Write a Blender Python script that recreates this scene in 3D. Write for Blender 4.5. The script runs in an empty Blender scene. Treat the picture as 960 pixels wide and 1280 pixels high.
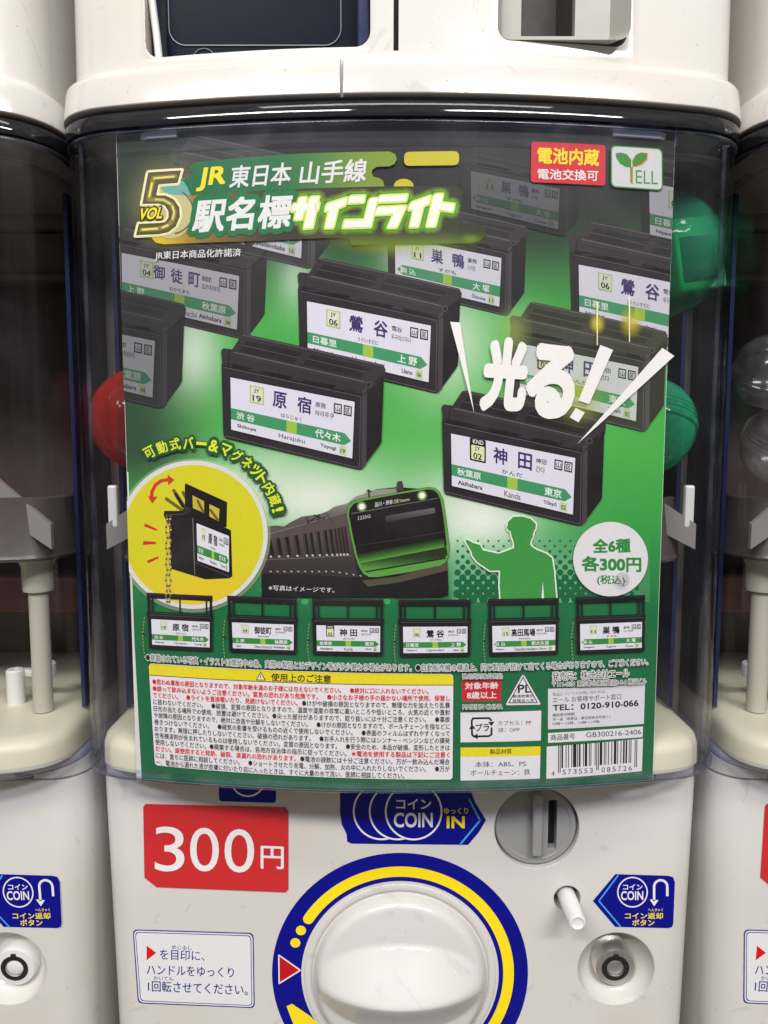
import bpy, bmesh, math, random
from mathutils import Vector, Matrix
from mathutils.geometry import tessellate_polygon
random.seed(7)
scene = bpy.context.scene
col = scene.collection
R = math.radians

# ------------------------------------------------------------------ camera
FOC, PITCH = 960.0, R(5.5)                 # focal length for a 960 x 1280 frame
CAM = Vector((-0.0080, -0.358, 0.0))
cd = bpy.data.cameras.new('camera'); cam = bpy.data.objects.new('camera', cd); col.objects.link(cam)
cam.location = CAM
cam.rotation_euler = (math.pi/2 - PITCH, 0, 0)
cd.sensor_fit = 'VERTICAL'; cd.sensor_height = 36.0; cd.sensor_width = 27.0
cd.lens = 36.0*FOC/1280.0
cd.clip_start = 0.01; cd.clip_end = 50
scene.camera = cam
# ------------------------------------------------------------------ world, lamps, exposure
world = bpy.data.worlds.new('World'); scene.world = world; world.use_nodes = True
wn = world.node_tree; wn.nodes.clear()
wo = wn.nodes.new('ShaderNodeOutputWorld'); wb = wn.nodes.new('ShaderNodeBackground')
wtc = wn.nodes.new('ShaderNodeTexCoord'); wsx = wn.nodes.new('ShaderNodeSeparateXYZ'); wr = wn.nodes.new('ShaderNodeValToRGB')
wmap = wn.nodes.new('ShaderNodeMath'); wmap.operation = 'MULTIPLY_ADD'; wmap.inputs[1].default_value = .5; wmap.inputs[2].default_value = .5
wn.links.new(wtc.outputs['Generated'], wsx.inputs[0]); wn.links.new(wsx.outputs['Z'], wmap.inputs[0])
wn.links.new(wmap.outputs[0], wr.inputs[0]); 
wmp = wn.nodes.new('ShaderNodeMapping'); wmp.inputs['Scale'].default_value = (5.0, 5.0, 1.1)
wno = wn.nodes.new('ShaderNodeTexNoise'); wno.inputs['Scale'].default_value = 1.6; wno.inputs['Detail'].default_value = 3
wmr = wn.nodes.new('ShaderNodeMapRange'); wmr.inputs[1].default_value = .35; wmr.inputs[2].default_value = .68; wmr.inputs[3].default_value = .55; wmr.inputs[4].default_value = 1.6
wsc = wn.nodes.new('ShaderNodeVectorMath'); wsc.operation = 'SCALE'
wn.links.new(wtc.outputs['Generated'], wmp.inputs[0]); wn.links.new(wmp.outputs[0], wno.inputs['Vector']); wn.links.new(wno.outputs['Fac'], wmr.inputs[0])
wn.links.new(wr.outputs[0], wsc.inputs[0]); wn.links.new(wmr.outputs[0], wsc.inputs['Scale'])
wn.links.new(wsc.outputs[0], wb.inputs[0]); wn.links.new(wb.outputs[0], wo.inputs[0])
wr.color_ramp.elements[0].position = 0.15; wr.color_ramp.elements[0].color = (.36, .31, .27, 1)
wr.color_ramp.elements[1].position = 0.85; wr.color_ramp.elements[1].color = (1.0, .99, .98, 1)
_e = wr.color_ramp.elements.new(.42); _e.color = (.10, .092, .088, 1)
_e = wr.color_ramp.elements.new(.60); _e.color = (.19, .185, .18, 1)
wb.inputs[1].default_value = 0.72
def tube_lamp(name, loc, rot, sx, sy, power, colr):
    ld = bpy.data.lights.new(name, 'AREA'); ld.shape = 'RECTANGLE'; ld.size = sx; ld.size_y = sy
    ld.energy = power; ld.color = colr
    lo = bpy.data.objects.new(name, ld); col.objects.link(lo); lo.location = loc; lo.rotation_euler = rot
    return lo
# ceiling fluorescent fittings over the aisle, behind and above the camera
for lx, ly, lz, sx, pw in ((-.80, -1.75, 1.50, 1.1, 36), (.85, -1.85, 1.50, 1.1, 36), (.05, -1.05, 1.62, 1.3, 9)):
    lo = tube_lamp('ceiling_lamp', (lx, ly, lz), (0, 0, 0), sx, .16, pw, (1, .982, .958))
    lo.rotation_euler = (Vector((lx*.6, 0, 0))-Vector((lx, ly, lz))).to_track_quat('-Z', 'Y').to_euler()
scene.view_settings.view_transform = 'Standard'; scene.view_settings.look = 'None'
scene.view_settings.exposure = 0.0; scene.view_settings.gamma = 1.0
scene.cycles.transparent_max_bounces = 64
scene.cycles.max_bounces = 10
scene.cycles.caustics_reflective = False; scene.cycles.caustics_refractive = False

# ------------------------------------------------------------------ plan of a machine, shared by cover, collar and poster
PITCH_X = 0.302            # machine to machine
RAD = 0.575                # radius of the bulged front
Y_COVER, Y_POSTER = -0.0375, -0.0335
Z_TOP, Z_BOT = 0.1345, -0.1535

# ------------------------------------------------------------------ materials
def s2l(c):
    return tuple(((v/255.0)/12.92 if v/255.0 <= .04045 else ((v/255.0+.055)/1.055)**2.4) for v in c)
def newmat(name):
    m = bpy.data.materials.new(name); m.use_nodes = True
    nt = m.node_tree; return m, nt, nt.nodes['Principled BSDF']
def plastic(name, c, rough=.3, speck=0, bump=0.0, spec=.5, metal=0, mottle=.04, bevel=0.0, scale=60, coat=0):
    m, nt, b = newmat(name)
    N = nt.nodes; L = nt.links
    tc = N.new('ShaderNodeTexCoord'); no = N.new('ShaderNodeTexNoise'); no.inputs['Scale'].default_value = scale*.35; no.inputs['Detail'].default_value = 5
    L.new(tc.outputs['Object'], no.inputs['Vector'])
    mx = N.new('ShaderNodeMix'); mx.data_type = 'RGBA'
    mx.inputs[6].default_value = tuple(v*(1-mottle) for v in c)+(1,); mx.inputs[7].default_value = tuple(min(1, v*(1+mottle)) for v in c)+(1,)
    L.new(no.outputs['Fac'], mx.inputs[0]); src = mx.outputs[2]
    if speck:      # dust specks, a few scuffs and uneven yellowing
        for sc_, lo, hi, cc, dist in ((520, .70, .76, tuple(v*.45 for v in c), 0), (9, .45, .85, (c[0]*.93, c[1]*.86, c[2]*.74), .6), (34, .66, .70, tuple(v*.86 for v in c), 3)):
            n3 = N.new('ShaderNodeTexNoise'); n3.inputs['Scale'].default_value = sc_; n3.inputs['Detail'].default_value = 3; n3.inputs['Distortion'].default_value = dist
            L.new(tc.outputs['Object'], n3.inputs['Vector']); m3 = N.new('ShaderNodeMapRange'); m3.inputs[1].default_value = lo; m3.inputs[2].default_value = hi; m3.inputs[4].default_value = speck
            L.new(n3.outputs['Fac'], m3.inputs[0]); x3 = N.new('ShaderNodeMix'); x3.data_type = 'RGBA'; x3.inputs[7].default_value = cc+(1,)
            L.new(m3.outputs[0], x3.inputs[0]); L.new(src, x3.inputs[6]); src = x3.outputs[2]
    L.new(src, b.inputs['Base Color'])
    no2 = N.new('ShaderNodeTexNoise'); no2.inputs['Scale'].default_value = scale*3; no2.inputs['Detail'].default_value = 4
    L.new(tc.outputs['Object'], no2.inputs['Vector'])
    mr = N.new('ShaderNodeMapRange'); mr.inputs[3].default_value = rough*.8; mr.inputs[4].default_value = rough*1.25
    L.new(no2.outputs['Fac'], mr.inputs[0]); L.new(mr.outputs[0], b.inputs['Roughness'])
    b.inputs['Specular IOR Level'].default_value = spec; b.inputs['Metallic'].default_value = metal
    b.inputs['Coat Weight'].default_value = coat
    last = None
    if bevel:
        bv = N.new('ShaderNodeBevel'); bv.inputs['Radius'].default_value = bevel; bv.samples = 4; last = bv.outputs[0]
    if bump:
        bp = N.new('ShaderNodeBump'); bp.inputs['Strength'].default_value = bump; bp.inputs['Distance'].default_value = .0004
        L.new(no2.outputs['Fac'], bp.inputs['Height'])
        if last: L.new(last, bp.inputs['Normal'])
        last = bp.outputs[0]
    if last: L.new(last, b.inputs['Normal'])
    return m
def clear(name, tint, edge, ior=1.49, rough=.04, streak=0.0, body=0.0):
    """thin clear moulded plastic: lets light straight through, absorbs more where seen edge on, mirrors by Fresnel"""
    m, nt, b = newmat(name); N = nt.nodes; L = nt.links; N.remove(b)
    out = N['Material Output']
    tr = N.new('ShaderNodeBsdfTransparent'); gl = N.new('ShaderNodeBsdfGlossy'); gl.inputs['Roughness'].default_value = rough
    lw = N.new('ShaderNodeLayerWeight'); lw.inputs['Blend'].default_value = .35
    mc = N.new('ShaderNodeMix'); mc.data_type = 'RGBA'; mc.inputs[6].default_value = tint+(1,); mc.inputs[7].default_value = edge+(1,)
    pw = N.new('ShaderNodeMath'); pw.operation = 'POWER'; pw.inputs[1].default_value = 3.5
    L.new(lw.outputs['Facing'], pw.inputs[0]); L.new(pw.outputs[0], mc.inputs[0]); L.new(mc.outputs[2], tr.inputs[0])
    fp = N.new('ShaderNodeLayerWeight'); fp.inputs['Blend'].default_value = .5
    f5 = N.new('ShaderNodeMath'); f5.operation = 'POWER'; f5.inputs[1].default_value = 5.0; L.new(fp.outputs['Facing'], f5.inputs[0])
    fr = N.new('ShaderNodeMapRange'); f0 = ((ior-1)/(ior+1))**2; fr.inputs[3].default_value = f0; fr.inputs[4].default_value = .9; L.new(f5.outputs[0], fr.inputs[0])
    ms = N.new('ShaderNodeMixShader'); L.new(fr.outputs[0], ms.inputs[0]); L.new(tr.outputs[0], ms.inputs[1]); L.new(gl.outputs[0], ms.inputs[2])
    if streak:
        tc = N.new('ShaderNodeTexCoord'); mp = N.new('ShaderNodeMapping'); mp.inputs['Scale'].default_value = (260, 260, 9)
        no = N.new('ShaderNodeTexNoise'); no.inputs['Scale'].default_value = 1; no.inputs['Detail'].default_value = 3
        L.new(tc.outputs['Object'], mp.inputs[0]); L.new(mp.outputs[0], no.inputs['Vector'])
        bp = N.new('ShaderNodeBump'); bp.inputs['Strength'].default_value = streak; bp.inputs['Distance'].default_value = .0006
        L.new(no.outputs['Fac'], bp.inputs['Height']); L.new(bp.outputs[0], gl.inputs['Normal']); L.new(bp.outputs[0], fp.inputs['Normal'])
    last = ms
    if body:
        df = N.new('ShaderNodeBsdfDiffuse'); df.inputs[0].default_value = (.75, .75, .82, 1)
        m2 = N.new('ShaderNodeMixShader'); m2.inputs[0].default_value = body
        if streak:       # greasy smears and dust, thicker in places
            tcb = N.new('ShaderNodeTexCoord'); nb = N.new('ShaderNodeTexNoise'); nb.inputs['Scale'].default_value = 22; nb.inputs['Detail'].default_value = 7; nb.inputs['Distortion'].default_value = 1.6
            L.new(tcb.outputs['Object'], nb.inputs['Vector']); mb = N.new('ShaderNodeMapRange'); mb.inputs[1].default_value = .42; mb.inputs[2].default_value = .72; mb.inputs[3].default_value = body*.4; mb.inputs[4].default_value = body*4.5
            L.new(nb.outputs['Fac'], mb.inputs[0]); L.new(mb.outputs[0], m2.inputs[0])
            mg = N.new('ShaderNodeMapRange'); mg.inputs[1].default_value = .4; mg.inputs[2].default_value = .7; mg.inputs[3].default_value = rough; mg.inputs[4].default_value = rough+.16
            L.new(nb.outputs['Fac'], mg.inputs[0]); L.new(mg.outputs[0], gl.inputs['Roughness'])
        L.new(ms.outputs[0], m2.inputs[1]); L.new(df.outputs[0], m2.inputs[2]); last = m2
    L.new(last.outputs[0], out.inputs[0])
    return m
M = {}
M['white'] = plastic('ivory_abs', (.640, .618, .592), .15, bump=.03, mottle=.02, bevel=.0008, speck=.8, scale=30)
M['white_plain'] = plastic('ivory_smooth', (.635, .618, .592), .16, bump=.02, mottle=.02, speck=.5, scale=30)
M['white2'] = plastic('milk_plastic', (.74, .73, .71), .3, bump=0, mottle=.03)
M['cream'] = plastic('cream_floor', (.74, .69, .53), .4, bump=.05, mottle=.05)
M['post'] = plastic('post_plastic', (.50, .465, .40), .4)
M['dark'] = plastic('dark_brown_interior', (.058, .037, .031), .45, bump=0, mottle=.2)
M['brown'] = plastic('brown_panel', (.15, .12, .108), .5, bump=0, mottle=.12)
M['vane'] = plastic('smoked_vane', (.27, .255, .25), .3, bump=0)
M['tray'] = plastic('smoked_tray', (.078, .060, .054), .35, bump=0, mottle=.08)
M['navy'] = plastic('navy_plastic', (.016, .024, .085), .25, bump=0)
M['door'] = plastic('outlet_door_dark', (.005, .008, .018), .3, spec=.07, bump=0)
M['doorgrey'] = plastic('outlet_door_grey', (.045, .047, .05), .4, spec=.1, bump=0)
M['line'] = plastic('embossed_edge', (.22, .23, .25), .3, bump=0)
M['blue'] = plastic('blue_frame', (.014, .024, .10), .2, bump=0)
M['ceil'] = plastic('grey_ceiling', (.34, .31, .29), .4)
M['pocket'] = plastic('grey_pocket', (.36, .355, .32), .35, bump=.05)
M['pocket_shade'] = plastic('pocket_recess_shade', (.055, .053, .046), .5, bump=.05)  # darker copy of the pocket grey, shade of the recess put into the colour
M['grey'] = plastic('grey_coin_mech', (.29, .295, .30), .3, bump=.02, bevel=.0008)
M['black'] = plastic('black_void', (.008, .008, .008), .6, bump=0)
M['steel'] = plastic('lock_steel', (.80, .78, .76), .38, bump=0, metal=1)
M['lockgrey'] = plastic('lock_cup', (.30, .29, .27), .3, bump=0)
M['beige'] = plastic('rack_beige', (.42, .36, .29), .45, bump=.05, mottle=.06)
M['red'] = plastic('dark_red', (.12, .02, .018), .4, bump=0)
M['cover'] = clear('clear_cover', (.988, .989, .992), (.60, .62, .78), streak=.32, body=.0015)
M['coveredge'] = clear('cover_edge', (.78, .81, .92), (.24, .28, .50), rough=.08, streak=.15, body=.012)
M['rim'] = clear('cover_rim', (.20, .23, .34), (.10, .14, .30), rough=.05, body=.012)  # dark part of the tint stands for reflected dark interior; plastic is clear
M['stud'] = clear('clear_stud', (.97, .97, .98), (.6, .6, .66), rough=.06, body=.04)
M['tab'] = clear('clear_tab', (.86, .87, .89), (.5, .5, .55), rough=.25, body=.55)

# ------------------------------------------------------------------ mesh helpers
def tag(o, label=None, cat=None, group=None, kind=None):
    for k, v in (('label', label), ('category', cat), ('group', group), ('kind', kind)):
        if v: o[k] = v
    return o
def empty(name, loc=(0, 0, 0)):
    o = bpy.data.objects.new(name, None); o.empty_display_size = .02; col.objects.link(o); o.location = loc; return o
def obj(name, bm, mat, parent=None, smooth=None, loc=None):
    bmesh.ops.recalc_face_normals(bm, faces=bm.faces)
    me = bpy.data.meshes.new(name); bm.to_mesh(me); bm.free()
    for mm in (mat if isinstance(mat, (list, tuple)) else [mat]): me.materials.append(mm)
    if smooth is not None:
        for p in me.polygons: p.use_smooth = True
        me.set_sharp_from_angle(angle=R(smooth))
    o = bpy.data.objects.new(name, me); col.objects.link(o); o.parent = parent
    if loc: o.location = loc
    return o
def plan(off=0.0, hw=.149, yf=Y_COVER, yb=.14, na=28, nc=12):
    """left back -> round the bulged front -> right back; off > 0 shrinks inward"""
    xa = .122; rr = RAD-off
    yc = yf+RAD
    A = [(-1, 0)]
    pts = []
    t1 = math.asin(xa/RAD)
    for i in range(na+1):
        t = -t1+2*t1*i/na
        pts.append((rr*math.sin(t), yc-rr*math.cos(t)))
    ya = yc-RAD*math.cos(t1); sl = math.tan(t1)
    P0 = Vector((xa, ya)); P1 = Vector((hw, ya+(hw-xa)*sl)); P2 = Vector((hw, ya+(hw-xa)*sl+.026))
    rc = []
    for i in range(1, nc+1):
        u = i/nc
        p = P0*(1-u)**2+P1*2*u*(1-u)+P2*u*u
        d = (P1-P0)*2*(1-u)+(P2-P1)*2*u; d.normalize()
        n = Vector((-d.y, d.x))       # inward
        q = p+n*off; rc.append((q.x, q.y))
    right = rc+[(hw-off, yb)]
    left = [(-x, y) for x, y in reversed(right)]
    return left+pts+right
def loft(bm, rings, close=True, cap0=False, cap1=False):
    """rings: lists of 3D points"""
    vs = [[bm.verts.new(p) for p in r] for r in rings]
    n = len(vs[0])
    for a, b in zip(vs, vs[1:]):
        for i in range(n if close else n-1):
            j = (i+1) % n
            bm.faces.new((a[i], a[j], b[j], b[i]))
    if cap0: bm.faces.new(list(reversed(vs[0])))
    if cap1: bm.faces.new(vs[-1])
    return vs
def ring(z, off=0, **k): return [(x, y, z) for x, y in plan(off, **k)]
def box(bm, x0, x1, y0, y1, z0, z1):
    vs = [bm.verts.new(p) for p in ((x0, y0, z0), (x1, y0, z0), (x1, y1, z0), (x0, y1, z0), (x0, y0, z1), (x1, y0, z1), (x1, y1, z1), (x0, y1, z1))]
    for f in ((0, 3, 2, 1), (4, 5, 6, 7), (0, 1, 5, 4), (1, 2, 6, 5), (2, 3, 7, 6), (3, 0, 4, 7)): bm.faces.new([vs[i] for i in f])
def rbox(bm, x0, x1, y0, y1, z0, z1, r=.001, seg=2):
    b2 = bmesh.new(); box(b2, x0, x1, y0, y1, z0, z1)
    bmesh.ops.bevel(b2, geom=b2.edges[:], offset=r, segments=seg, profile=.5, affect='EDGES')
    me = bpy.data.meshes.new('t'); b2.to_mesh(me); b2.free(); bm.from_mesh(me); bpy.data.meshes.remove(me)
def lathe(bm, prof, M4=Matrix.Identity(4), n=48, cap0=True, cap1=True):
    """prof: (r, h) about local Z"""
    rings = [[M4@Vector((r*math.cos(2*math.pi*i/n), r*math.sin(2*math.pi*i/n), h)) for i in range(n)] for r, h in prof]
    loft(bm, rings, True, cap0, cap1)
def facing(x, y, z):       # local Z -> toward the viewer (-Y)
    return Matrix.Translation((x, y, z)) @ Matrix.Rotation(R(90), 4, 'X')
def prism(bm, pts, y0, y1):
    """polygon in XZ extruded from y0 to y1"""
    n = len(pts); a = [bm.verts.new((x, y0, z)) for x, z in pts]; b = [bm.verts.new((x, y1, z)) for x, z in pts]
    bm.faces.new(a); bm.faces.new(list(reversed(b)))
    for i in range(n): bm.faces.new((a[i], b[i], b[(i+1) % n], a[(i+1) % n]))
def rrect(x0, x1, z0, z1, r, n=6):
    pts = []
    for cx, cz, a0 in ((x1-r, z1-r, 0), (x0+r, z1-r, 90), (x0+r, z0+r, 180), (x1-r, z0+r, 270)):
        for i in range(n+1):
            a = R(a0+90*i/n); pts.append((cx+r*math.cos(a), cz+r*math.sin(a)))
    return pts
def tube(bm, pts, r, n=8):
    pts = [Vector(p) for p in pts]; rings = []
    for i, p in enumerate(pts):
        d = (pts[min(i+1, len(pts)-1)]-pts[max(i-1, 0)]).normalized()
        u = d.orthogonal().normalized(); w = d.cross(u)
        if i and rings:
            u = (pu-d*pu.dot(d)).normalized(); w = d.cross(u)
        pu = u
        rings.append([p+u*r*math.cos(2*math.pi*k/n)+w*r*math.sin(2*math.pi*k/n) for k in range(n)])
    loft(bm, rings, True, True, True)
def boolean(o, cutters):
    for c in cutters:
        me = bpy.data.meshes.new('cut'); bmesh.ops.recalc_face_normals(c, faces=c.faces); c.to_mesh(me); c.free()
        co = bpy.data.objects.new('cut', me); col.objects.link(co)
        md = o.modifiers.new('b', 'BOOLEAN'); md.object = co; md.operation = 'DIFFERENCE'; md.solver = 'EXACT'
        bpy.context.view_layer.update()
        dg = bpy.context.evaluated_depsgraph_get()
        nm = bpy.data.meshes.new_from_object(o.evaluated_get(dg))
        o.modifiers.clear(); old = o.data; o.data = nm; nm.name = old.name
        bpy.data.objects.remove(co)
def smooth(o, ang=35):
    for p in o.data.polygons: p.use_smooth = True
    o.data.set_sharp_from_angle(angle=R(ang))

# ------------------------------------------------------------------ reading a position in the photograph as a place on a surface
def ray(px, py):
    c, s = math.cos(PITCH), math.sin(PITCH)
    return Vector((px-480, c*FOC+s*(640-py), -s*FOC+c*(640-py)))
def on_plane(px, py, Y=0.0):
    d = ray(px, py); t = (Y-CAM.y)/d.y; p = CAM+d*t
    return (p.x, p.z)
def on_bulge(px, py, yf=Y_POSTER):
    d = ray(px, py); yc = yf+RAD
    ox, oy = CAM.x, CAM.y-yc
    a = d.x*d.x+d.y*d.y; b = 2*(ox*d.x+oy*d.y); c = ox*ox+oy*oy-RAD*RAD
    t = (-b-math.sqrt(b*b-4*a*c))/(2*a)
    p = CAM+d*t
    return (RAD*math.asin(p.x/RAD), p.z)
def project(p):
    v = Vector(p)-CAM; c, s = math.cos(PITCH), math.sin(PITCH)
    dep = c*v.y-s*v.z; up = s*v.y+c*v.z
    return (480+FOC*v.x/dep, 640-FOC*up/dep)

# ------------------------------------------------------------------ printed ink: flat lettering and artwork laid on a sheet
def ink_material():
    m, nt, b = newmat('printed_ink'); N = nt.nodes; L = nt.links
    at = N.new('ShaderNodeAttribute'); at.attribute_name = 'ink'
    tc = N.new('ShaderNodeTexCoord'); no = N.new('ShaderNodeTexNoise'); no.inputs['Scale'].default_value = 900; no.inputs['Detail'].default_value = 2
    L.new(tc.outputs['Object'], no.inputs['Vector'])
    mr = N.new('ShaderNodeMapRange'); mr.inputs[3].default_value = .93; mr.inputs[4].default_value = 1.05
    L.new(no.outputs['Fac'], mr.inputs[0])
    mu = N.new('ShaderNodeVectorMath'); mu.operation = 'SCALE'
    L.new(at.outputs['Color'], mu.inputs[0]); L.new(mr.outputs[0], mu.inputs['Scale']); L.new(mu.outputs[0], b.inputs['Base Color'])
    b.inputs['Roughness'].default_value = .38; b.inputs['Specular IOR Level'].default_value = .32
    return m, nt, b, at
M['ink'], _, _, _ = ink_material()
M['ink_soft'], _nt, _b, _at = ink_material(); M['ink_soft'].name = 'printed_ink_blend'
_nt.links.new(_at.outputs['Alpha'], _b.inputs['Alpha'])

_glyphs = {}
def glyphs(s, bold=0.0, res=3, space=1.0):
    key = (s, bold, res, space)
    if key in _glyphs: return _glyphs[key]
    cu = bpy.data.curves.new('t', 'FONT'); cu.body = s; cu.size = 1; cu.offset = bold; cu.resolution_u = res
    cu.space_character = space; cu.fill_mode = 'FRONT'
    o = bpy.data.objects.new('t', cu); col.objects.link(o)
    bpy.context.view_layer.update(); dg = bpy.context.evaluated_depsgraph_get()
    me = bpy.data.meshes.new_from_object(o.evaluated_get(dg))
    vs = [(v.co.x, v.co.y) for v in me.vertices]; fs = [tuple(p.vertices) for p in me.polygons]
    bpy.data.objects.remove(o); bpy.data.curves.remove(cu); bpy.data.meshes.remove(me)
    x0 = min(v[0] for v in vs); x1 = max(v[0] for v in vs); y0 = min(v[1] for v in vs); y1 = max(v[1] for v in vs)
    _glyphs[key] = ([((x-x0)/(x1-x0 or 1), (y-y0)/(y1-y0 or 1)) for x, y in vs], fs, (x1-x0, y1-y0))
    return _glyphs[key]

class Sheet:
    """bulged=True: the poster's surface; otherwise the flat front of the body (Y = face)"""
    def __init__(self, bulged=True, face=0.0, unit=.00004): self.b = bulged; self.face = face; self.unit = unit
    def flat(self, p): return on_bulge(*p) if self.b else on_plane(p[0], p[1], self.face)
    def place(self, s, z, lift):
        if self.b:
            rr = RAD+lift; return (rr*math.sin(s/RAD), Y_POSTER+RAD-rr*math.cos(s/RAD), z)
        return (s, self.face-lift, z)
POSTER = Sheet(True)
BODY = Sheet(False, 0.0)
LIM = {}
class Ink:
    def __init__(self, sheet, base=1):
        self.sh = sheet; self.base = base
        self.big = bmesh.new(); self.fine = bmesh.new(); self.cols = []
        self.lb = self.big.faces.layers.int.new('c'); self.lf = self.fine.faces.layers.int.new('c')
        self.va = {}; self.clip = False; self.step = .006; self.tint = None
    def _c(self, c):
        if not callable(c):
            c = tuple(c)
            if self.tint: c = tuple(c[i]*(1-self.tint[1])+self.tint[0][i]*self.tint[1] for i in range(3))+tuple(c[3:])
        self.cols.append(c); return len(self.cols)-1
    def polyf(self, pts, k, c, big=None):
        """pts in sheet coordinates"""
        ci = self._c(c)
        w = max(p[0] for p in pts)-min(p[0] for p in pts)
        if big is None: big = w > .005 or callable(c)
        bm, ly = (self.big, self.lb) if big else (self.fine, self.lf)
        L = (self.base+k)*self.sh.unit
        v3 = [Vector((p[0], p[1], 0)) for p in pts]
        vs = [bm.verts.new((p[0], p[1], L)) for p in pts]
        if len(pts) <= 4 :
            tris = [tuple(range(len(pts)))]
        else: tris = tessellate_polygon([v3])
        for t in tris:
            try: f = bm.faces.new([vs[i] for i in t]); f[ly] = ci
            except ValueError: pass
    def poly(self, pts, k, c, big=None): self.polyf([self.sh.flat(p) for p in pts], k, c, big)
    def disc(self, cx, cy, r, k, c, n=28, ry=None, big=None):
        ry = ry or r
        self.poly([(cx+r*math.cos(2*math.pi*i/n), cy-ry*math.sin(2*math.pi*i/n)) for i in range(n)], k, c, big)
    def band(self, A, B, k, c):
        """quads between two equally long lines (photo positions)"""
        for i in range(len(A)-1): self.poly([A[i], A[i+1], B[i+1], B[i]], k, c)
    def ringp(self, cx, cy, r0, r1, k, c, a0=0, a1=360, n=40):
        P = lambda r, a: (cx+r*math.cos(R(a)), cy-r*math.sin(R(a)))
        an = [a0+(a1-a0)*i/n for i in range(n+1)]
        self.band([P(r0, a) for a in an], [P(r1, a) for a in an], k, c)
    def stroke(self, pts, w, k, c, closed=False, joints=True):
        P = [Vector(p) for p in pts]
        if closed: P.append(P[0])
        for a, b in zip(P, P[1:]):
            d = b-a
            if d.length < 1e-6: continue
            n = Vector((-d.y, d.x)).normalized()*w/2
            self.poly([a+n, b+n, b-n, a-n], k, c)
        if joints and w > .8:
            for p in P: self.disc(p.x, p.y, w/2*.995, k, c, n=10)
    def rrectq(self, quad, r, k, c, inset=0):
        """rounded quad TL TR BR BL, r px"""
        q = [Vector(p) for p in quad]; ce = sum(q, Vector((0, 0)))/4
        if inset:
            q = [p+Vector(((ce.x-p.x > 0)*2-1, (ce.y-p.y > 0)*2-1))*inset for p in q]
        pts = []
        for i in range(4):
            p = q[i]; a = (q[i-1]-p).normalized()*r; b = (q[(i+1) % 4]-p).normalized()*r
            for j in range(5):
                u = j/4; pts.append((p+a)*(1-u)**2+p*2*u*(1-u)+(p+b)*u*u)
        self.poly(pts, k, c)
    def glow(self, cx, cy, rx, ry, k, c, a, n=26, rings=7, core=0.0):
        fl = self.sh.flat
        ci_prev = None
        bm, ly = self.big, self.lb
        L = (self.base+k)*self.sh.unit
        idx = self._c(tuple(c)+(1,))
        va = bm.verts.layers.float.get('a') or bm.verts.layers.float.new('a')
        def pt(f, i):
            t = 2*math.pi*i/n; s, z = fl((cx+rx*f*math.cos(t), cy-ry*f*math.sin(t))); v = bm.verts.new((s, z, L))
            u = max(0, (f-core)/(1-core)); v[va] = 1+a*(1-u*u*(3-2*u)); return v
        prev = [pt(.02, i) for i in range(n)]; f = bm.faces.new(prev); f[ly] = idx
        for q in range(1, rings+1):
            cur = [pt(q/rings, i) for i in range(n)]
            for i in range(n):
                f = bm.faces.new((prev[i], prev[(i+1) % n], cur[(i+1) % n], cur[i])); f[ly] = idx
            prev = cur
    def text(self, s, quad, k, c, bold=.0, res=3, space=1.0, big=False, grow=0.0, flat=False):
        """quad: TL TR BR BL or (x0,y0,x1,y1); the lettering's ink box fills it"""
        if len(quad) == 4 and not hasattr(quad[0], '__len__'):
            x0, y0, x1, y1 = quad; quad = [(x0, y0), (x1, y0), (x1, y1), (x0, y1)]
        vs, fs, (w, h) = glyphs(s, 0.0, res, space)
        q = [Vector(p) for p in quad] if flat else [Vector(self.sh.flat(p)) for p in quad]
        bm, ly = (self.big, self.lb) if big else (self.fine, self.lf)
        L = (self.base+k)*self.sh.unit; ci = self._c(c)
        ex = ((q[1]-q[0])+(q[2]-q[3]))/2; ey = ((q[0]-q[3])+(q[1]-q[2]))/2     # the box, along and up
        ux = ex/w; uy = ey/h                                                  # one em each way
        # heavier weight: the same letters struck again, shifted a little
        rad = bold+grow
        if rad < .003: offs = [(0, 0)]
        elif rad < .03: offs = [(-rad*.7, rad*.35), (rad*.7, -rad*.35)]
        elif not grow and rad >= .07: offs = [(rad*f*math.cos(R(t)), rad*f*math.sin(R(t))) for f, st_ in ((.8, 30), (.4, 90)) for t in range(0, 360, st_)]
        elif not grow: offs = [(rad*.75*math.cos(R(t)), rad*.75*math.sin(R(t))) for t in (45, 135, 225, 315)]
        else: offs = [(rad*math.cos(R(t)), rad*math.sin(R(t))) for t in range(0, 360, 30)]+[(rad*.5*math.cos(R(t)), rad*.5*math.sin(R(t))) for t in range(15, 360, 60)]
        shr = min(.12, bold*.75/w*2) if not grow else 0; shv = min(.12, bold*.75/h*2) if not grow else 0
        for n_, (ox, oy) in enumerate(offs):
            nv = []; Lz = L+n_*self.sh.unit*.035
            for u, v in vs:
                u = .5+(u-.5)*(1-shr); v = .5+(v-.5)*(1-shv)
                p = q[3]*(1-u)*(1-v)+q[2]*u*(1-v)+q[1]*u*v+q[0]*(1-u)*v+ux*ox+uy*oy
                nv.append(bm.verts.new((p.x, p.y, Lz)))
            for f in fs:
                try: ff = bm.faces.new([nv[i] for i in f]); ff[ly] = ci
                except ValueError: pass
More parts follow.
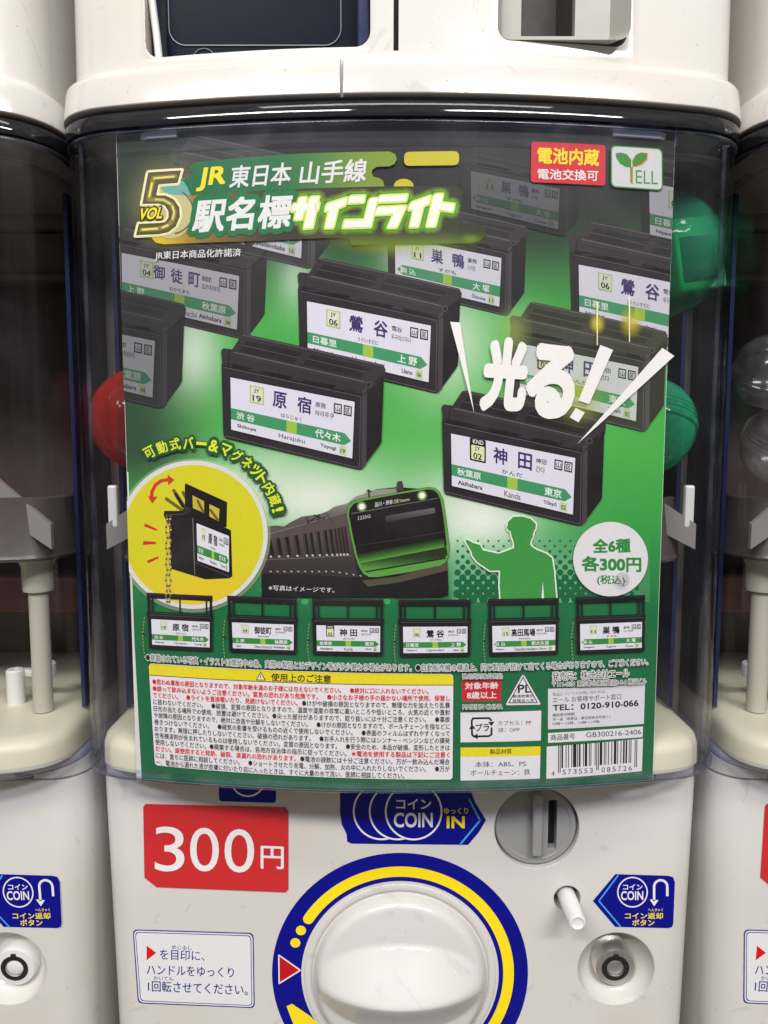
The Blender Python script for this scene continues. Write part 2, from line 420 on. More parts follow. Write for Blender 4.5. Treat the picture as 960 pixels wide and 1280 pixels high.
    def build(self, name, parent=None, gridz=None):
        big = self.big
        def cut(co, no, **k): bmesh.ops.bisect_plane(big, geom=big.verts[:]+big.edges[:]+big.faces[:], plane_co=co, plane_no=no, **k)
        if len(big.faces) and self.sh.b:
            xs = [v.co.x for v in big.verts]; st = self.step
            for i in range(math.ceil(min(xs)/st), math.floor(max(xs)/st)+1): cut((i*st, 0, 0), (1, 0, 0), dist=1e-7)
        if gridz and len(big.faces):
            zs = [v.co.y for v in big.verts]
            for i in range(math.ceil(min(zs)/gridz), math.floor(max(zs)/gridz)+1): cut((0, i*gridz, 0), (0, 1, 0), dist=1e-7)
        if self.clip:
            for bm in (self.big, self.fine):
                if not len(bm.faces): continue
                for co, no in (((LIM['s0'], 0, 0), (-1, 0, 0)), ((LIM['s1'], 0, 0), (1, 0, 0)), ((0, LIM['z1'], 0), (0, 1, 0)), ((0, LIM['z0'], 0), (0, -1, 0))):
                    bmesh.ops.bisect_plane(bm, geom=bm.verts[:]+bm.edges[:]+bm.faces[:], plane_co=co, plane_no=no, clear_outer=True, dist=1e-7)
        V = []; F = []; C = []; S = []
        for bm, ly in ((self.big, self.lb), (self.fine, self.lf)):
            ly = bm.faces.layers.int['c']
            va = bm.verts.layers.float.get('a')
            bm.verts.index_update(); o0 = len(V)
            fl = [v.co.copy() for v in bm.verts]
            V += [self.sh.place(c.x, c.y, c.z) for c in fl]
            al = [((v[va]-1) if (va and v[va] > 0) else None) for v in bm.verts]
            for f in bm.faces:
                # winding so that the print faces outwards
                ix = [v.index for v in f.verts]
                a = sum(fl[ix[i]].x*fl[ix[(i+1) % len(ix)]].y-fl[ix[(i+1) % len(ix)]].x*fl[ix[i]].y for i in range(len(ix)))
                if a < 0: ix.reverse()
                c = self.cols[f[ly]]; soft = 0
                for i in ix:
                    if callable(c):
                        p = project(self.sh.place(fl[i].x, fl[i].y, 0)); cc = c(*p)
                        if self.tint: cc = tuple(cc[j]*(1-self.tint[1])+self.tint[0][j]*self.tint[1] for j in range(3))+tuple(cc[3:])
                    else: cc = c
                    A = cc[3] if len(cc) > 3 else 1.0
                    if al[i] is not None: A = al[i]
                    if A < .999: soft = 1
                    C.append(s2l(cc[:3])+(max(0, min(1, A)),))
                F.append([i+o0 for i in ix]); S.append(soft)
            bm.free()
        me = bpy.data.meshes.new(name); me.from_pydata(V, [], F)
        at = me.color_attributes.new('ink', 'FLOAT_COLOR', 'CORNER')
        at.data.foreach_set('color', [x for c in C for x in c])
        me.materials.append(M['ink']); me.materials.append(M['ink_soft'])
        me.polygons.foreach_set('material_index', S)
        o = bpy.data.objects.new(name, me); col.objects.link(o); o.parent = parent
        return o
# ================================================================== THE SETTING
bm = bmesh.new(); box(bm, -1.2, 1.2, .175, .18, -.8, .8)
tag(obj('wall', bm, M['beige']), kind='structure')
for gx in (-.45, -.15, .15, .45):
    bm = bmesh.new(); rbox(bm, gx-.0035, gx+.0035, .05, .17, -.6, .6, .0015)
    tag(obj('wall', bm, M['beige']), kind='structure')

# ================================================================== THE CAPSULE MACHINES
def copy_tree(o, dx, parent=None):
    c = o.copy(); col.objects.link(c); c.parent = parent
    if parent is None: c.location = o.location+Vector((dx, 0, 0))
    for ch in list(o.children): copy_tree(ch, 0, c)
    return c

def coin_circle(k, cx, cy, r, layer):
    k.ringp(cx, cy, r-1.3*r/18, r, layer, WHITE)
WHITE = (235, 232, 232); BLUE = (3, 8, 132); YEL = (250, 222, 30); LBLUE = (70, 165, 235)

def build_machine():
    root = empty('capsule_machine', (0, .05, 0))
    def P(name, bm, mat, sm=None): 
        o = obj(name, bm, mat, root, sm); o.location = (0, -.05, 0); return o
    # ---- lower body
    def bring(z, off=0.0, yf=0.0):
        pts = []; hw = .1478+.02*min(0, z+.166)-off; r = .016
        for i in range(9):
            a = R(180+90*i/8); pts.append((-hw+r+r*math.cos(a), yf+off+r+r*math.sin(a)))
        for i in range(9):
            a = R(270+90*i/8); pts.append((hw-r+r*math.cos(a), yf+off+r+r*math.sin(a)))
        return [(x, y, z) for x, y in [(-hw, .14)]+pts+[(hw, .14)]]
    bm = bmesh.new()
    loft(bm, [bring(-.60), bring(-.166-.06), bring(-0.168), bring(-0.166, .0007), bring(-0.1653, .002)], True, True, True)
    body = P('body', bm, M['white'])
    c1 = bmesh.new()
    dx, dz = on_plane(770, 1211)
    m4 = Matrix.Translation((dx, .004, dz)) @ Matrix.Diagonal((.0195, .0195, .0195, 1))
    bmesh.ops.create_uvsphere(c1, u_segments=48, v_segments=24, radius=1, matrix=Matrix.Translation((dx, -.0035, dz)) @ Matrix.Diagonal((.0195, .017, .0195, 1)))
    c2 = bmesh.new(); hx, hz = on_plane(709, 1123); lathe(c2, [(.0066, -.03), (.0066, .01)], facing(hx, 0, hz))
    c3 = bmesh.new(); cx, cz = on_plane(671, 1035); lathe(c3, [(.0207, -.012), (.0207, .01)], facing(cx, 0, cz))
    boolean(body, [c1, c2, c3]); smooth(body, 30)
    # ---- collar under the cover
    bm = bmesh.new(); loft(bm, [bring(-0.1653, .0022), bring(-0.1645, .0004), bring(-0.1547, .0004), bring(-0.1537, .002)], True, True, True)
    collar = P('collar', bm, M['white'])
    cs = []
    for sgn in (-1, 1):
        c = bmesh.new(); box(c, min(sgn*.098, sgn*.0992), max(sgn*.098, sgn*.0992), -.004, .0015, -0.167, -0.1565); cs.append(c)
        c = bmesh.new(); box(c, min(sgn*.115, sgn*.124), max(sgn*.115, sgn*.124), -.006, .014, -0.165, -0.1617); cs.append(c)
    boolean(collar, cs); smooth(collar, 30)
    # ---- clear cover
    bm = bmesh.new()
    t = .0022
    out = [ring(Z_BOT+.003), ring(Z_TOP-.008)]
    inn = [ring(Z_TOP-.008, t), ring(Z_BOT+.003, t)]
    loft(bm, out, False); loft(bm, inn, False)
    P('cover', bm, M['cover'], 40)
    bm = bmesh.new()     # thick top rim of the cover
    loft(bm, [ring(Z_TOP-.0068, -.0012), ring(Z_TOP-.0012, -.0014), ring(Z_TOP-.0004, -.0006), ring(Z_TOP, .0006), ring(Z_TOP, .0045), ring(Z_TOP-.0068, .0045), ring(Z_TOP-.0068, -.0012)], False)
    P('cover_rim', bm, M['rim'], 50)
    bm = bmesh.new()
    loft(bm, [ring(Z_TOP-.0100, -.0001), ring(Z_TOP-.0092, -.0009), ring(Z_TOP-.0082, -.0009), ring(Z_TOP-.0074, -.0001)], False)
    loft(bm, [ring(Z_TOP-.0165, .0035), ring(Z_TOP-.0158, .003), ring(Z_TOP-.0150, .0035), ring(Z_TOP-.0150, .008), ring(Z_TOP-.0165, .008)], False)
    P('cover_ledge', bm, M['coveredge'], 50)
    bm = bmesh.new()
    loft(bm, [ring(Z_BOT, .0035), ring(Z_BOT, -.0004), ring(Z_BOT+.0008, -.0012), ring(Z_BOT+.0024, -.0012), ring(Z_BOT+.0032, -.0002), ring(Z_BOT+.0032, .0035)], False)
    P('cover_foot', bm, M['coveredge'], 50)
    # ---- interior
    bm = bmesh.new(); loft(bm, [ring(Z_BOT+.0005, .0056), ring(Z_BOT+.009, .0058), ring(Z_BOT+.0122, .0068), ring(Z_BOT+.0140, .0095), ring(Z_BOT+.0150, .014), ring(Z_BOT+.0150, .02)], True, True, True)
    P('capsule_floor', bm, M['cream'], 40)
    bm = bmesh.new(); box(bm, -.145, .145, .130, .136, Z_BOT, Z_TOP)
    P('rear_panel', bm, M['dark'])
    bm = bmesh.new()
    rbox(bm, -.141, .141, .118, .1295, .0985, .1230, .0015); rbox(bm, -.141, .141, .108, .1295, .0930, .0970, .001)
    rbox(bm, -.141, .141, .112, .1295, .1240, .1335, .001)
    P('brown_ledge', bm, M['brown'], 40)
    bm = bmesh.new(); loft(bm, [ring(Z_TOP-.002, .006), ring(Z_TOP-.0006, .006)], True, True, True)
    P('ceiling_plate', bm, M['ceil'])
    for sgn in (-1, 1):
        bm = bmesh.new(); box(bm, min(sgn*.1385, sgn*.1405), max(sgn*.1385, sgn*.1405), .026, .13, -.138, .118)
        P('side_panel', bm, M['navy'])
    # tray with its skirt
    bm = bmesh.new()
    k = dict(hw=.138, yf=-.012)
    loft(bm, [ring(-0.0585, .0, **k), ring(-0.057, -.001, **k), ring(-0.055, .0, **k), ring(-0.029, .002, **k), ring(-0.028, .004, **k), ring(-0.054, .006, **k)], True, False, True)
    loft(bm, [ring(-0.0585, .0, **k), ring(-0.0585, .02, **k)], True, False, True)
    P('capsule_tray', bm, M['tray'], 40)
    # white guide vanes, standing on the tray
    for sgn in (-1, 1):
        bm = bmesh.new()
        v = [(.108, .010, -.019), (.138, -.001, -.040), (.138, -.001, -.052), (.108, .010, -.036)]
        a = [bm.verts.new((sgn*x, y, z)) for x, y, z in v]; b = [bm.verts.new((sgn*x, y+.003, z)) for x, y, z in v]
        bm.faces.new(a); bm.faces.new(list(reversed(b)))
        for i in range(4): bm.faces.new((a[i], b[i], b[(i+1) % 4], a[(i+1) % 4]))
        P('guide_vane', bm, M['vane'])
    for sgn in (-1, 1):
        bm = bmesh.new(); T4 = Matrix.Translation((sgn*.1205, .022, 0))
        lathe(bm, [(.0048, -0.1380), (.0048, -0.0760), (.0072, -0.0760), (.0075, -0.0745), (.0075, -0.0640), (.0095, -0.0595)], T4, 28)
        P('post', bm, M['post'], 40)
        bm = bmesh.new(); T4 = Matrix.Translation((sgn*.101, .034, 0))
        lathe(bm, [(.0045, -0.1390), (.0045, -0.1210), (.0038, -0.1202), (.002, -0.1202), (.002, -0.1240)], T4, 24)
        T5 = Matrix.Translation((sgn*.115, .040, 0))
        lathe(bm, [(.0045, -0.1260), (.0048, -0.1190), (.004, -0.1182)], T5, 24)
        rbox(bm, min(sgn*.101, sgn*.115), max(sgn*.101, sgn*.115), .035, .040, -0.1250, -0.1210, .001)
        P('stop_bracket', bm, M['white2'], 40)
        bm = bmesh.new(); lathe(bm, [(.0022, -0.1182), (.0020, -0.1172), (.0008, -0.1170)], T5, 16); P('screw', bm, M['steel'], 40)
    bm = bmesh.new(); rbox(bm, -.13, -.02, .10, .128, -0.1060, -0.0820, .002); P('mechanism_box', bm, M['red'])
    bm = bmesh.new(); rbox(bm, .02, .13, .10, .128, -0.1060, -0.0820, .002); P('mechanism_box', bm, M['red'])
    # ---- coin mechanism
    bm = bmesh.new(); lathe(bm, [(.0200, -.009), (.0202, -.0032), (.0195, -.0022), (.0172, -.0022), (.0168, -.0026)], facing(cx, 0, cz))
    coin = P('coin_slot_plate', bm, M['grey'])
    sx, sz = on_plane(692, 1034)
    c = bmesh.new(); prism(c, rrect(sx-.0021, sx+.0021, sz-.0125, sz+.0125, .0006), -.004, .012)
    boolean(coin, [c]); smooth(coin, 30)
    bm = bmesh.new(); lathe(bm, [(.0180, -.0085), (.0180, -.0080)], facing(cx, 0, cz)); b_ = P('slot_void', bm, M['black']); b_.parent = coin; b_.location = (0, 0, 0)
    bm = bmesh.new(); bx_, _ = on_plane(671, 1030); rbox(bm, bx_-.0023, bx_+.0023, -.0022, .003, cz-.0135, cz+.0175, .0005); 
    o = P('slot_rib', bm, M['grey']); o.parent = coin; o.location = (0, 0, 0)
    # ---- return rod
    bm = bmesh.new(); lathe(bm, [(.0046, -.02), (.0042, .0170), (.0038, .0186), (.0030, .0190), (.0024, .0182), (.0004, .0180)], facing(hx+.0004, 0, hz-.0004), 28)
    P('return_rod', bm, M['white2'], 40)
    bm = bmesh.new(); lathe(bm, [(.0065, -.021), (.0065, -.020)], facing(hx, 0, hz), 24); P('rod_hole', bm, M['black'])
    # ---- lock
    lx, lz = on_plane(768, 1206, .006)
    m = facing(lx, .012, lz) @ Matrix.Rotation(R(4), 4, 'X')
    bm = bmesh.new(); lathe(bm, [(.0145, -.006), (.0140, -.001), (.0128, .0005), (.0108, .0005), (.0104, .006), (.0098, .0075), (.0068, .0078), (.0062, .0055), (.0045, .0055), (.0043, .0072), (.0032, .0078), (.0005, .0079)], m, 40)
    lk = P('lock', bm, M['steel'], 30)
    bm = bmesh.new(); lathe(bm, [(.0069, .0080), (.0064, .00805), (.0050, .00805), (.0046, .0080)], m, 40, False, False)
    b2 = bmesh.new(); box(b2, -.0012, .0012, -.0016+.0065, .0012+.0068, .0075, .0083); bmesh.ops.transform(b2, matrix=m, verts=b2.verts)
    me = bpy.data.meshes.new('t'); b2.to_mesh(me); b2.free(); bm.from_mesh(me)
    o = P('keyway', bm, M['black']); o.parent = lk; o.location = (0, 0, 0)
    # ---- dial
    dxc, _ = on_plane(500, 1215); dzc = -.2655; rk = .0428
    bm = bmesh.new(); prof = [(rk+.0048, -.001), (rk+.0045, .0008), (rk+.0028, .0012), (rk+.0012, .0004), (rk+.0006, -.002)]
    lathe(bm, prof, facing(dxc, 0, dzc), 80, False, False); P('dial_seat', bm, M['white_plain'], 50)
    bm = bmesh.new(); nr, na = 46, 96
    def h(x, z):
        r = math.hypot(x, z)/rk
        e = 1-max(0, min(1, (r-.90)/.10)); edge = math.sqrt(max(0, 1-(1-e)**2))
        dome = .0065+.0035*(1-r*r)
        q = max(0, 1-(x/(rk*.955))**2)
        zb = .0215*q**.5+.0002; t = abs(z)/zb
        if t < 1 and q > 0:
            crest = .0068+.0175*q**.75
            u = math.sqrt(t*t+.004)-.063; u = max(0, min(1, u))
            dome += max(0, crest-dome)*(1-u)**1.15
        return edge*dome
    rings = []
    for i in range(nr+1):
        r = rk*(1-(i/nr)**1.0) if i < nr else 0.0002
        rr = rk*math.sin(min(1, (1-i/nr))*math.pi/2) if False else r
        rings.append([(dxc+rr*math.cos(2*math.pi*j/na), -h(rr*math.cos(2*math.pi*j/na), rr*math.sin(2*math.pi*j/na)), dzc+rr*math.sin(2*math.pi*j/na)) for j in range(na)])
    first = [(x, .004, z) for x, y, z in rings[0]]
    loft(bm, [first]+rings, True, True, True)
    P('dial', bm, M['white_plain'], 50)
    # ---- dial ring sticker
    k = Ink(BODY, 3)
    fr = project((dxc, 0, dzc))
    def ann(r0, r1, a0, a1, lay, c, n=90):
        pts = [(dxc+r*math.cos(R(a)), dzc+r*math.sin(R(a))) for r in (1,) for a in (0,)]
        for i in range(n):
            a, b = R(a0+(a1-a0)*i/n), R(a0+(a1-a0)*(i+1)/n)
            k.polyf([(dxc+r0*math.cos(a), dzc+r0*math.sin(a)), (dxc+r1*math.cos(a), dzc+r1*math.sin(a)), (dxc+r1*math.cos(b), dzc+r1*math.sin(b)), (dxc+r0*math.cos(b), dzc+r0*math.sin(b))], lay, c, False)
    def dd(a, r, rad, lay, c):
        cx_, cz_ = dxc+r*math.cos(R(a)), dzc+r*math.sin(R(a))
        k.polyf([(cx_+rad*math.cos(2*math.pi*i/20), cz_+rad*math.sin(2*math.pi*i/20)) for i in range(20)], lay, c, False)
    ann(.0491, .0636, 0, 360, 0, BLUE)
    ann(.0513, .0566, -118, 147, 1, YEL); dd(147, .05395, .00265, 1.3, YEL)
    dd(154.5, .0543, .0025, 1, YEL); dd(162, .0545, .0025, 1, YEL)
    tr = [(348.5, 1193.5), (375.5, 1212.5), (349, 1229)]
    k.poly(tr, 1, (190, 20, 30)); k.stroke(tr, 1.6, 2, WHITE, True)
    Q = lambda r, a: (dxc+r*math.cos(R(a)), dzc+r*math.sin(R(a)))
    k.polyf([Q(.0560, 196), Q(.0500, 206), Q(.0500, 240), Q(.0630, 240), Q(.0605, 212), Q(.0590, 196.5)], 1, YEL, False)
    k.polyf([Q(.0535, 210), Q(.0515, 216), Q(.0535, 216)], 2, (20, 20, 20), False)
    o = k.build('dial_ring_sticker', root); o.location = (0, -.05, 0)
    # ---- coin-in sticker
    k = Ink(BODY, 3)
    k.poly([(425, 985), (587, 985), (594, 1003), (607.5, 1025), (598, 1041), (585, 1056), (440, 1054.5), (434, 1052), (433, 1042), (427, 1030), (425, 1015)], 0, BLUE)
    for j, x in enumerate((477, 497, 517)):
        k.disc(x, 1014, 36, 1+2*j, BLUE, 40); k.ringp(x, 1014, 33.8, 36, 2+2*j, WHITE)
    k.text('コイン', (495, 998, 539, 1011), 8, WHITE, .03); k.text('COIN', (492, 1015, 541, 1034), 8, WHITE, .035)
    k.text('ゆっくり', (555, 1009, 585, 1017), 8, YEL, .02); k.text('IN', (558, 1019.5, 581, 1035), 8, YEL, .04)
    k.stroke([(586, 998), (600, 1025), (575, 1055)], 2.2, 7, LBLUE)
    o = k.build('coin_in_sticker', root); o.location = (0, -.05, 0)
    k = Ink(BODY, 3)
    k.rrectq([(273, 962), (345, 964), (345, 1003.5), (274, 1001.5)], 4, 0, BLUE); k.ringp(310, 974, 20, 22, 1, WHITE)
    o = k.build('round_mark_sticker', root); o.location = (0, -.05, 0)
    # ---- instruction sticker
    k = Ink(BODY, 3); NB = (28, 50, 130)
    q = [(166, 1161.5), (317, 1166), (318.5, 1260), (172.5, 1254)]
    k.rrectq(q, 6, 0, NB); k.rrectq(q, 6, 1, (225, 224, 226), 1.4); k.rrectq(q, 5, 2, NB, 3.0); k.rrectq(q, 5, 3, (225, 224, 226), 3.9)
    k.poly([(183.5, 1181.5), (195.5, 1190.5), (183.5, 1200)], 4, (215, 20, 35))
    k.text('を目印に、', [(200, 1186), (256, 1188), (256, 1201), (200, 1199)], 4, NB, .012)
    k.text('めじるし', [(215, 1181), (240, 1182), (240, 1187), (215, 1186)], 4, NB, .012)
    k.text('ハンドルをゆっくり', [(183.5, 1205), (292.5, 1209), (292.5, 1221.5), (183.5, 1218)], 4, NB, .014)
    k.text('かいてん', [(192, 1219.5), (217, 1220.5), (217, 1225.5), (192, 1224.5)], 4, NB, .012)
    k.text('1回転させてください。', [(185, 1225), (310, 1230), (310, 1244), (185, 1239)], 4, NB, .018)
    o = k.build('instruction_sticker', root); o.location = (0, -.05, 0)
    # ---- coin return sticker
    k = Ink(BODY, 3); H = lambda x, y: (480+x/2, 960+y/2)
    k.poly([H(522, 332), H(578, 265), H(710, 269), H(722, 272), H(727, 284), H(723, 388), H(720, 397), H(710, 400), H(578, 397)], 0, BLUE)
    k.stroke([H(585, 268), H(537, 332), H(592, 397)], 1.7, 1, LBLUE, joints=False)
    k.ringp(480+310.5, 960+155, 17.6, 19.2, 1, WHITE)
    k.text('コイン', H(597, 290)+H(646, 304), 2, WHITE, .03); k.text('COIN', H(592, 307)+H(648, 330), 2, WHITE, .03)
    k.stroke([H(708, 320), H(708, 296)]+[H(691.5+16.5*math.cos(R(a)), 296-16*math.sin(R(a))) for a in range(15, 180, 15)]+[H(675, 296), H(675, 332)], 3, 1, WHITE, joints=False)
    k.poly([H(664, 328), H(686, 330), H(675, 345)], 1, WHITE)
    k.text('コイン返却', H(602, 361)+H(697, 377), 2, YEL, .03); k.text('ボタン', H(620, 378)+H(676, 394), 2, YEL, .03); k.text('へんきゃく', H(660, 350)+H(697, 358), 2, YEL, .02)
    o = k.build('coin_return_sticker', root); o.location = (0, -.05, 0)
    return root

def build_price_card():
    x, z = on_plane(270, 1114)
    root = empty('price_card', (x, -.0006, z))
    bm = bmesh.new()
    pts = [on_plane(*p) for p in ((182, 1004.5), (357, 1009), (360.5, 1014), (360.5, 1111), (357, 1114.5), (196, 1108), (181, 1096), (179.5, 1008))]
    prism(bm, pts, -.0006, -.0001)
    o = obj('card', bm, plastic('price_card_red', s2l((202, 44, 48)), .35, mottle=.05), root); o.location = -root.location
    k = Ink(BODY, 17)
    k.text('3', [(194, 1032), (231, 1033), (231, 1089), (194, 1088)], 0, WHITE, .0, 5); k.text('0', [(238, 1033), (274, 1034.5), (274, 1089), (238, 1088)], 0, WHITE, .0, 5)
    k.text('0', [(281, 1035), (318, 1036), (318, 1090), (281, 1089.5)], 0, WHITE, .0, 5)
    k.text('円', [(326, 1056), (355, 1057), (355, 1086), (326, 1085)], 0, WHITE, .02)
    o = k.build('price_lettering', root); o.location = -root.location
    return root

mach = build_machine(); card = build_price_card()
tag(mach, 'ivory capsule vending machine behind the green train poster, clear front and big white dial', 'vending machine', 'capsule machines in the lower row')
tag(card, 'red price card reading 300 yen on the middle machine, left of the dial', 'price card', 'red price cards')
ml = copy_tree(mach, -PITCH_X); mr_ = copy_tree(mach, PITCH_X); cr = copy_tree(card, PITCH_X)
tag(ml, 'ivory capsule vending machine at the left edge, no capsules, lock with a white face', 'vending machine')
tag(mr_, 'ivory capsule vending machine at the right edge holding clear capsules in its dark interior', 'vending machine')
tag(cr, 'red price card cut off by the right edge, on the front of the right machine', 'price card')
for ch in ml.children:       # the left machine's lock has a white face
    if ch.name.startswith('lock'):
        ch.data = ch.data.copy(); ch.data.materials[0] = M['white2']; ch['label'] = 'lock with a white face'

for sgn in (-1, 1):       # only the middle machine shows the white tips of its vanes
    bm = bmesh.new(); rbox(bm, min(sgn*.133, sgn*.1375), max(sgn*.133, sgn*.1375), .0, .004, -.042, -.022, .001)
    o = obj('vane_tip', bm, M['white2'], mach); o.location = -mach.location

for sgn in (-1, 1):          # clear rib added inside each front corner to catch bright streaks
    bm = bmesh.new(); tube(bm, [(sgn*.1385, -.0140, Z_BOT+.003+(Z_TOP-Z_BOT-.012)*i/6) for i in range(7)], .0010, 10)
    o = obj('streak_rib', bm, M['coveredge'], mach, 60); o.location = -mach.location

# ================================================================== THE UPPER ROW
def build_upper():
    root = empty('capsule_machine', (0, .05, .1365))
    def P(name, bm, mat, sm=None):
        o = obj(name, bm, mat, root, sm); o.location = -root.location; return o
    k = dict(hw=.1503, yf=-.0400)
    def U(px, py): 
        s, z = on_bulge(px, py, -.033); return RAD*math.sin(s/RAD), z
    bm = bmesh.new()
    pr = [(.1356, .002), (.1358, .0004), (.1362, .0), (.1475, .0012), (.1488, .0016), (.1498, .0024), (.1508, .0040), (.1522, .0054), (.1545, .0060), (.34, .0075)]
    loft(bm, [ring(z, o, **k) for z, o in pr], True, True, True)
    shell = P('outlet_panel', bm, M['white'])
    x0, zb = U(183, 63); x1, _ = U(463, 60); x2, _ = U(622, 62); x3, _ = U(782, 62)
    zb = U(330, 64)[1]; zc = U(700, 55)[1]
    cs = []
    c = bmesh.new(); prism(c, rrect(x0, x1, zb, .32, .006), -.06, .02); cs.append(c)
    c = bmesh.new(); prism(c, rrect(x2, x3, zc, .32, .005), -.06, .03); cs.append(c)
    gx = U(428, 90)[0]
    c = bmesh.new(); box(c, gx-.0006, gx+.0006, -.06, -.0365, .12, .1545); cs.append(c)
    gx = U(495, 30)[0]
    c = bmesh.new(); prism(c, [(gx-.0010, .1545), (gx+.0010, .1545), (gx+.0014, .31), (gx-.0003, .31)], -.06, -.010); cs.append(c)
    boolean(shell, cs); smooth(shell, 28)
    # outlet door
    bm = bmesh.new(); prism(bm, rrect(x0+.0005, x1-.0005, zb+.0003, .32, .005), -.008, -.004)
    door = P('outlet_door', bm, M['doorgrey'])
    bm = bmesh.new(); prism(bm, rrect(x0+.005, x1-.004, zb+.0072, .32, .004), -.0092, -.0078); o = P('door_window', bm, M['door']); o.parent = door; o.location = (0, 0, 0)
    bm = bmesh.new(); pts = [(x, -.0096, z) for x, z in rrect(x0+.006, x1-.013, zb+.0122, .31, .007, 8)]; tube(bm, pts+[pts[0]], .00025, 6); o = P('window_edge', bm, M['line']); o.parent = door; o.location = (0, 0, 0)
    for px_, py_ in ((243, 51), (391, 45)):
        cxx, czz = U(px_, py_); pts = [(cxx+0.0050*math.cos(2*math.pi*i/30), -.0096, czz+.0052*math.sin(2*math.pi*i/30)) for i in range(31)]
        bm = bmesh.new(); tube(bm, pts, .0002, 6); o = P('door_boss', bm, M['line']); o.parent = door; o.location = (0, 0, 0)
    bm = bmesh.new()
    tube(bm, [(x0+.0042, -.019, zb+.0005), (x0+.0032, -.019, zb+.012), (x0+.0012, -.019, zb+.03), (x0+.001, -.019, zb+.08)], .0016, 8)
    P('chrome_strip', bm, M['white2'], 50)
    bm = bmesh.new(); rbox(bm, x1-.0055, x1-.0008, -.022, -.006, zb+.0008, .32, .0008)
    P('door_frame', bm, M['blue'])
    bm = bmesh.new(); rbox(bm, x0+.0002, x0+.0022, -.0155, -.006, zb+.0004, .32, .0006); P('door_frame', bm, M['blue'])
    # coin return pocket
    bm = bmesh.new()
    fr_ = rrect(x2+.0002, x3-.0002, zc+.0002, .31, .0048); xi0, _ = U(640, 50); xi1, _ = U(745, 50)
    wa, wb_ = U(655, 34); wc = U(722, 34)[0]
    f1 = [(x, -.0325, z) for x, z in fr_]
    md = [(x2+.0025+(x-x2)/(x3-x2)*(x3-x2-.0085), -.024, z+.001 if z < .25 else z) for x, z in fr_]
    loft(bm, [f1, md], True)
    P('return_pocket', bm, M['pocket'], 40)
    bm = bmesh.new(); prism(bm, [(p[0], p[2]) for p in md], -.0239, -.0190)
    pk = P('pocket_plate', bm, M['pocket'])
    c = bmesh.new(); box(c, wa, wc, -.03, -.010, wb_, .40); boolean(pk, [c]); smooth(pk, 30)
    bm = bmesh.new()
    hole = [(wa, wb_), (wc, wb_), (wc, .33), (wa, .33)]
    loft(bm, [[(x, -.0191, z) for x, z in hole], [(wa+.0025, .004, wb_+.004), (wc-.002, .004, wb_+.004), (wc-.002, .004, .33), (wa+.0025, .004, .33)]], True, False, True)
    P('return_flap', bm, M['pocket_shade'])
    # lower corner hinge marks
    return root
up = build_upper()
tag(up, 'ivory upper capsule machine above the poster, showing its dark outlet door and grey pocket', 'vending machine', 'capsule machines in the upper row')
ul = copy_tree(up, -PITCH_X); ur = copy_tree(up, PITCH_X)
tag(ul, 'ivory upper capsule machine cut off at the top left corner', 'vending machine')
tag(ur, 'ivory upper capsule machine cut off at the top right corner', 'vending machine')

# ================================================================== CAPSULES
def shell_mat(name, c, rough=.08):
    m, nt, b = newmat(name)
    N = nt.nodes; L = nt.links
    b.inputs['Base Color'].default_value = c+(1,); b.inputs['Roughness'].default_value = .12
    tr = N.new('ShaderNodeBsdfTransparent'); tr.inputs[0].default_value = tuple(min(1, v*1.6+.05) for v in c)+(1,)
    lw = N.new('ShaderNodeLayerWeight'); lw.inputs['Blend'].default_value = .4
    mr = N.new('ShaderNodeMapRange'); mr.inputs[3].default_value = .22; mr.inputs[4].default_value = .85; L.new(lw.outputs['Facing'], mr.inputs[0])
    no = N.new('ShaderNodeTexNoise'); no.inputs['Scale'].default_value = 90; tc = N.new('ShaderNodeTexCoord'); L.new(tc.outputs['Object'], no.inputs['Vector'])
    bp = N.new('ShaderNodeBump'); bp.inputs['Strength'].default_value = .6; bp.inputs['Distance'].default_value = .003; L.new(no.outputs['Fac'], bp.inputs['Height']); L.new(bp.outputs[0], b.inputs['Normal'])
    ms = N.new('ShaderNodeMixShader'); L.new(mr.outputs[0], ms.inputs[0]); L.new(tr.outputs[0], ms.inputs[1]); L.new(b.outputs[0], ms.inputs[2])
    L.new(ms.outputs[0], N['Material Output'].inputs[0]); return m
M['cap_green'] = shell_mat('green_capsule', (.04, .50, .27)); M['cap_red'] = shell_mat('red_capsule', (.55, .035, .03))
M['cap_clear'] = clear('clear_capsule', (.93, .93, .93), (.45, .45, .45), rough=.1, streak=.3, body=.02)
M['cap_green_in'] = plastic('green_wrap', (.12, .62, .36), .2)
def capsule(px, py, Y, r, ms, tilt, label, squash=1.0):
    x, z = on_plane(px, py, Y)
    root = empty('toy_capsule', (x, Y, z)); root.rotation_euler = tilt
    bm = bmesh.new()
    pr = [(r*1.0, 0), (r*1.03, .0008), (r*1.03, .003), (r, .0036)]+[(r*math.cos(R(a)), .0036+r*.95*math.sin(R(a))) for a in range(8, 90, 6)]
    lathe(bm, pr, n=44, cap0=False); obj('upper_shell', bm, ms, root, 40)
    bm = bmesh.new(); pr = [(r*.99*math.cos(R(a)), -r*.95*squash*math.sin(R(a))) for a in range(0, 90, 6)]
    for q in (0, -.0022, -.0044): pass
    lathe(bm, pr, n=44, cap0=False)
    obj('lower_shell', bm, ms, root, 40)
    bm = bmesh.new()
    for q in (.0052, .0072, .0092):
        rr = math.sqrt(max(0, r*r-(q-.0036)**2))+.0001
        pts = [(rr*math.cos(2*math.pi*i/40), rr*math.sin(2*math.pi*i/40), q) for i in range(41)]; tube(bm, pts, .00025, 5)
    obj('grip_line', bm, ms, root, 40)
    tag(root, label, 'toy capsule', 'toy capsules')
    return root
